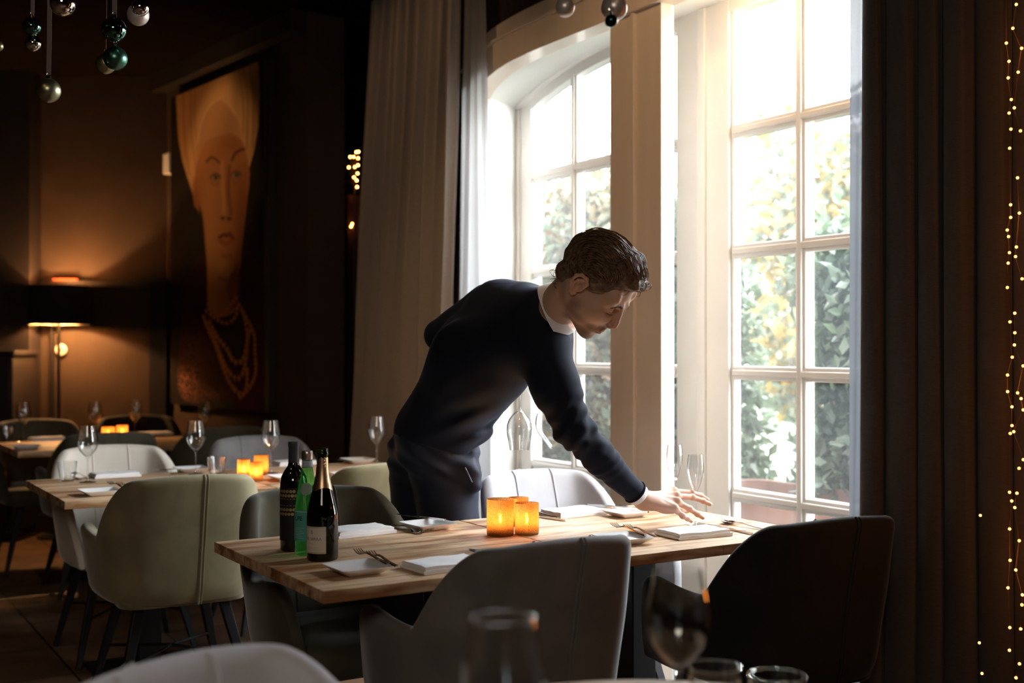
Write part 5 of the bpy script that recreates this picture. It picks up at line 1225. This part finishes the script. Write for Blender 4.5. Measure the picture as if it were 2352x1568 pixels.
# white wall box
a = cam(-2.44, 8.45, 0); b = a+dwall*.12
wb2 = qbox('wall_speaker', a, b, .004, .07, 2.555, 2.70, M['white_paint'], None, .006); tag(wb2, 'small white box mounted on the wall left of the portrait', 'wall box')

# ================================================================== FLOOR LAMP
lp = cam(-(1176-135)/F*8.22, 8.22, 0); lamp = empty('floor_lamp', lp)
sh_out = mat('black_lamp_shade', (.004, .003, .003), .9); sh_in = mat('white_shade_lining', (.8, .62, .45), .8)
r = .205
MB().lathe([(r, 1.479), (r, 1.748), (r-.003, 1.748), (r-.003, 1.479), (r, 1.479)], 64, close=True).build('lamp_shade', sh_out, lamp, smooth=40)
MB().lathe([(r-.004, 1.481), (r-.004, 1.746), (r-.006, 1.746), (r-.006, 1.481), (r-.004, 1.481)], 64, close=True).build('shade_lining', sh_in, lamp, smooth=40)
mb = MB(); [mb.tube([(0, 0, 1.475), (r*cos(a), r*sin(a), 1.482)], .002, 6) for a in (0, 2.09, 4.19)]; mb.build('shade_spider', M['black_metal'], lamp)
MB().lathe([(.0001, 0), (.14, 0), (.14, .012), (.012, .03), (.0001, .03)], 40).build('base', M['black_metal'], lamp, smooth=40)
MB().lathe([(.011, .02), (.011, 1.50)], 16).build('pole', M['black_metal'], lamp, smooth=60)
MB().lathe([(.0001, 1.50), (.014, 1.50), (.016, 1.52), (.014, 1.54), (.0001, 1.548)], 24).build('bulb', mat('lamp_bulb', (1, .7, .4), emit=(1, .55, .22), es=25), lamp, smooth=60)
tag(lamp, 'black drum-shade floor lamp lighting the brown wall in the far left corner', 'lamp')
point('lamp_light', lp+Vector((0, 0, 1.575)), 62, (1, .52, .20), .022)
rm = empty('thermostat_disc', cam(-(1176-142)/F*8.49, 8.48, 1.305)); 
MB().lathe([(.0001, 0), (.040, 0), (.042, .006), (.030, .012), (.0001, .010)], 32).build('rim', mat('cream_plastic', (.6, .5, .4), .4), rm, smooth=40)
MB().box(-.012, .012, -.003, .003, .010, .018).build('pointer', M['dark_trim'], rm); rm.rotation_euler = (radians(90), 0, -PHI); tag(rm, 'round cream wall socket behind the lamp pole', 'socket')
rd = qn = MB().box(-.085, .085, -.01, .01, 0, .012).build('red_tag', mat('red_sign', (.75, .06, .02), .5, emit=(1, .08, .02), es=.5)); rd.location = cam(-(1176-150)/F*8.46, 8.46, 1.803); rd.rotation_euler = (0, 0, -PHI); tag(rd, 'small glowing red strip on the wall rail above the lamp shade', 'indicator')
# dark sideboard by the lamp
sb = empty('sideboard', cam(-3.63, 8.2, 0), -PHI)
MB().box(-.32, .24, -.2, .2, .06, 1.27).build('body', M['dark_trim'], sb, bevel=.01); MB().box(-.34, .26, -.22, .21, 1.27, 1.30).build('top', M['dark_trim'], sb, bevel=.004)
for x0 in (-.30, -.03): d_ = MB().box(x0, x0+.25, -.212, -.20, .10, 1.22).build('door', M['dark_trim'], sb, bevel=.004); MB().box(x0+.10, x0+.15, -.225, -.212, .66, .67).build('handle', M['steel'], d_)
MB().box(-.30, .22, -.18, .18, 0, .06).build('plinth', M['black_wall'], sb)
tag(sb, 'dark wooden sideboard in the shadow at the far left', 'sideboard')
# alcove shelf with little lights
sh = empty('shelf_unit', (3.95, 8.3, 0)); sm_ = mat('dark_shelf_wood', (.045, .022, .012), .6)
for yy in (-.9, 0, .9): MB().box(-.2, .2, yy-.02, yy+.02, 0, 2.3).build('upright', sm_, sh)
for z in (.45, .95, 1.42, 1.86, 2.28): MB().box(-.2, .2, -.9, .9, z-.015, z+.015).build('shelf', sm_, sh)
sh.location = (3.27, 7.9, 0); tag(sh, 'dark open shelf unit in the black alcove left of the drape', 'shelf')

def ball(mb, c, r, n=8):
    R = []; 
    for i in range(1, n): a = pi*i/n; R.append([(c[0]+r*sin(a)*cos(2*pi*j/n), c[1]+r*sin(a)*sin(2*pi*j/n), c[2]+r*cos(a)) for j in range(n)])
    return mb.rings(R)
bp = [(785, 368), (784, 423), (801, 384), (804, 360), (812, 360), (815, 383), (813, 407), (822, 363), (821, 398), (819, 414), (818, 349), (820, 429), (823, 348), (822, 379), (806, 520), (809, 514), (709, 588), (709, 612)]
tw = empty('light_branch', pix(812, 1000, 7.5)*Vector((1, 1, 0)) if False else Vector((*pix(812, 900, 7.5)[:2], 0))); pts = [pix(px_, py_, 7.5) for px_, py_ in bp]
base = tw.location; mb = MB(); mb.tube([(0, 0, 0), (0.02, 0, .9), tuple(pix(812, 520, 7.5)-base), tuple(pix(815, 430, 7.5)-base)], .006, 6)
for p in pts[:14]: mb.tube([tuple(pix(815, 430, 7.5)-base), tuple((p+pix(812, 400, 7.5))/2-base), tuple(p-base)], .002, 5)
mb.build('twigs', M['bark'], tw)
for p in pts[:16]: ball(MB(), p-base, .0065).build('bulb', M['bulb'], tw, smooth=60)
tag(tw, 'bare twigs with tiny amber bulbs in the dark alcove beside the drape', 'twig light')

# ================================================================== FAIRY LIGHTS on the right
fl = [(2336, 9), (2328, 64), (2313, 98), (2319, 140), (2340, 165), (2317, 178), (2324, 228), (2331, 247), (2319, 259), (2323, 296), (2320, 340), (2338, 408), (2322, 470), (2342, 489), (2322, 499), (2314, 528), (2317, 543), (2319, 580), (2335, 567), (2333, 589), (2316, 604), (2314, 660), (2331, 719), (2320, 739), (2331, 764), (2330, 792), (2325, 820), (2314, 861), (2314, 899), (2337, 902), (2345, 915), (2324, 934), (2350, 941), (2324, 977), (2328, 991), (2320, 995), (2350, 1055), (2340, 1075), (2318, 1130), (2335, 1132), (2323, 1150), (2330, 1165), (2318, 1214), (2340, 1241), (2319, 1286), (2332, 1308), (2314, 1349), (2347, 1365), (2346, 1388), (2318, 1440), (2343, 1443), (2317, 1492), (2340, 1523), (2248, 1475), (2254, 1545), (2251, 1183), (2332, 1555), (2348, 110), (2345, 300), (2348, 640), (2350, 840)]
r_ = np.random.default_rng(2)
for k, (lo, hi, lab) in enumerate(((0, 2327, 'left strand of the fairy-light curtain hanging at the right edge'), (2327, 2400, 'right strand of the fairy-light curtain hanging at the right edge'))):
    q = sorted([p for p in fl if lo <= p[0] < hi and p[0] > 2260 or (k == 0 and p[0] < 2260 and p[0] >= lo)], key=lambda p: p[1])
    root = empty('fairy_light_strand', pixu(2320+k*20, 9, 2.60)); main = []
    for px_, py_ in q:
        p = pixu(px_, py_, 2.60+.0*r_.random())-root.location; ball(MB(), p, .0032, 6).build('bulb', M['bulb2'], root, smooth=60)
        if px_ > 2260: main.append(p)
    main = [Vector((main[0].x, main[0].y, CEIL-root.location.z-.01))]+main; MB().tube([tuple(v+Vector((.003, .003, 0))) for v in main], .0012, 5).build('wire', mat('copper_wire', (.05, .02, .01), .6), root); tag(root, lab, 'string light', 'fairy light strands')
for py_ in (100, 500, 900, 1300): point('fairy_glow_light', pixu(2362, py_, 2.56), .8, (1, .30, .05), .03)

# ================================================================== CHRISTMAS BAUBLES
def bmat(name, c, ro, me=1): return mat(name, c, ro, metal=me)
BM = dict(champ=bmat('champagne_satin', (.42, .40, .26), .32), tealm=bmat('teal_satin', (.10, .24, .19), .30), teal=bmat('teal_mirror', (.09, .20, .17), .05), silver=bmat('silver_mirror', (.72, .66, .62), .04), pearl=bmat('pearl_satin', (.78, .70, .66), .35, .6), green=bmat('dark_green_mirror', (.02, .06, .045), .08))
rib = mat('grey_ribbon', (.22, .17, .16), .7)
def bauble(px_, py_, rpx, d, kind, w, lab):
    c = pix(px_, py_, d); R_ = rpx/F*d; root = empty('christmas_bauble', c)
    MB().lathe([(max(1e-4, R_*sin(a)), -R_*cos(a)) for a in np.linspace(0, pi, 28)], 40).build('ball', BM[kind], root, smooth=80)
    MB().lathe([(.0001, R_+.006), (R_*.20, R_+.005), (R_*.22, R_*.955)], 16).build('cap', BM['silver'], root, smooth=40)
    MB().tube([(cos(a)*.005, 0, R_+.010+sin(a)*.005) for a in np.linspace(0, 2*pi, 14)], .0008, 5).build('hook', BM['silver'], root)
    top = CEIL-c.z-.002; mb = MB(); rw = w/2; ax = Vector((CP, -SP, 0)); R = []
    for z in np.linspace(R_+.010, top, 12):
        o = Vector((.003*sin(z*7), .003*cos(z*5), z)); R.append([tuple(o-ax*rw-Vector((SP, CP, 0))*.0003), tuple(o+ax*rw-Vector((SP, CP, 0))*.0003), tuple(o+ax*rw+Vector((SP, CP, 0))*.0003), tuple(o-ax*rw+Vector((SP, CP, 0))*.0003)])
    mb.rings(R).build('ribbon', rib, root); return tag(root, lab, 'bauble', 'christmas baubles')
bauble(110, 207, 28, 3.3, 'champ', .013, 'satin champagne bauble on the long grey ribbon, lowest of the hanging baubles')
bauble(72, 60, 21, 3.4, 'teal', .010, 'small dark teal mirror bauble at the upper left, above the silver one')
bauble(75, 99, 18, 3.45, 'silver', .002, 'smallest silver mirror bauble at the upper left, under a teal one')
bauble(143, 7, 29, 3.2, 'silver', .002, 'large silver mirror bauble cut by the top edge, right of the long ribbon')
bauble(261, 67, 28, 3.3, 'teal', .013, 'shiny teal bauble above the satin green one')
bauble(264, 133, 27, 3.35, 'tealm', .002, 'satin green bauble directly below the shiny teal one')
bauble(242, 146, 23, 3.5, 'champ', .002, 'champagne bauble half hidden behind the satin green one')
bauble(321, 16, 20, 3.25, 'silver', .002, 'small silver mirror bauble in front of the pearl white one')
bauble(316, 33, 25, 3.4, 'pearl', .002, 'pearl white bauble behind a small silver one, top left area')
bauble(-6, 105, 12, 3.3, 'champ', .002, 'bauble barely showing at the left edge of the picture')
bauble(1298, 16, 22, 2.6, 'pearl', .002, 'pearl silver bauble hanging before the window arch')
bauble(1411, 17, 30, 2.7, 'pearl', .002, 'large silver bauble at the top of the window post')
bauble(1404, 47, 15, 2.5, 'green', .002, 'tiny dark green bauble in front of the large silver one')
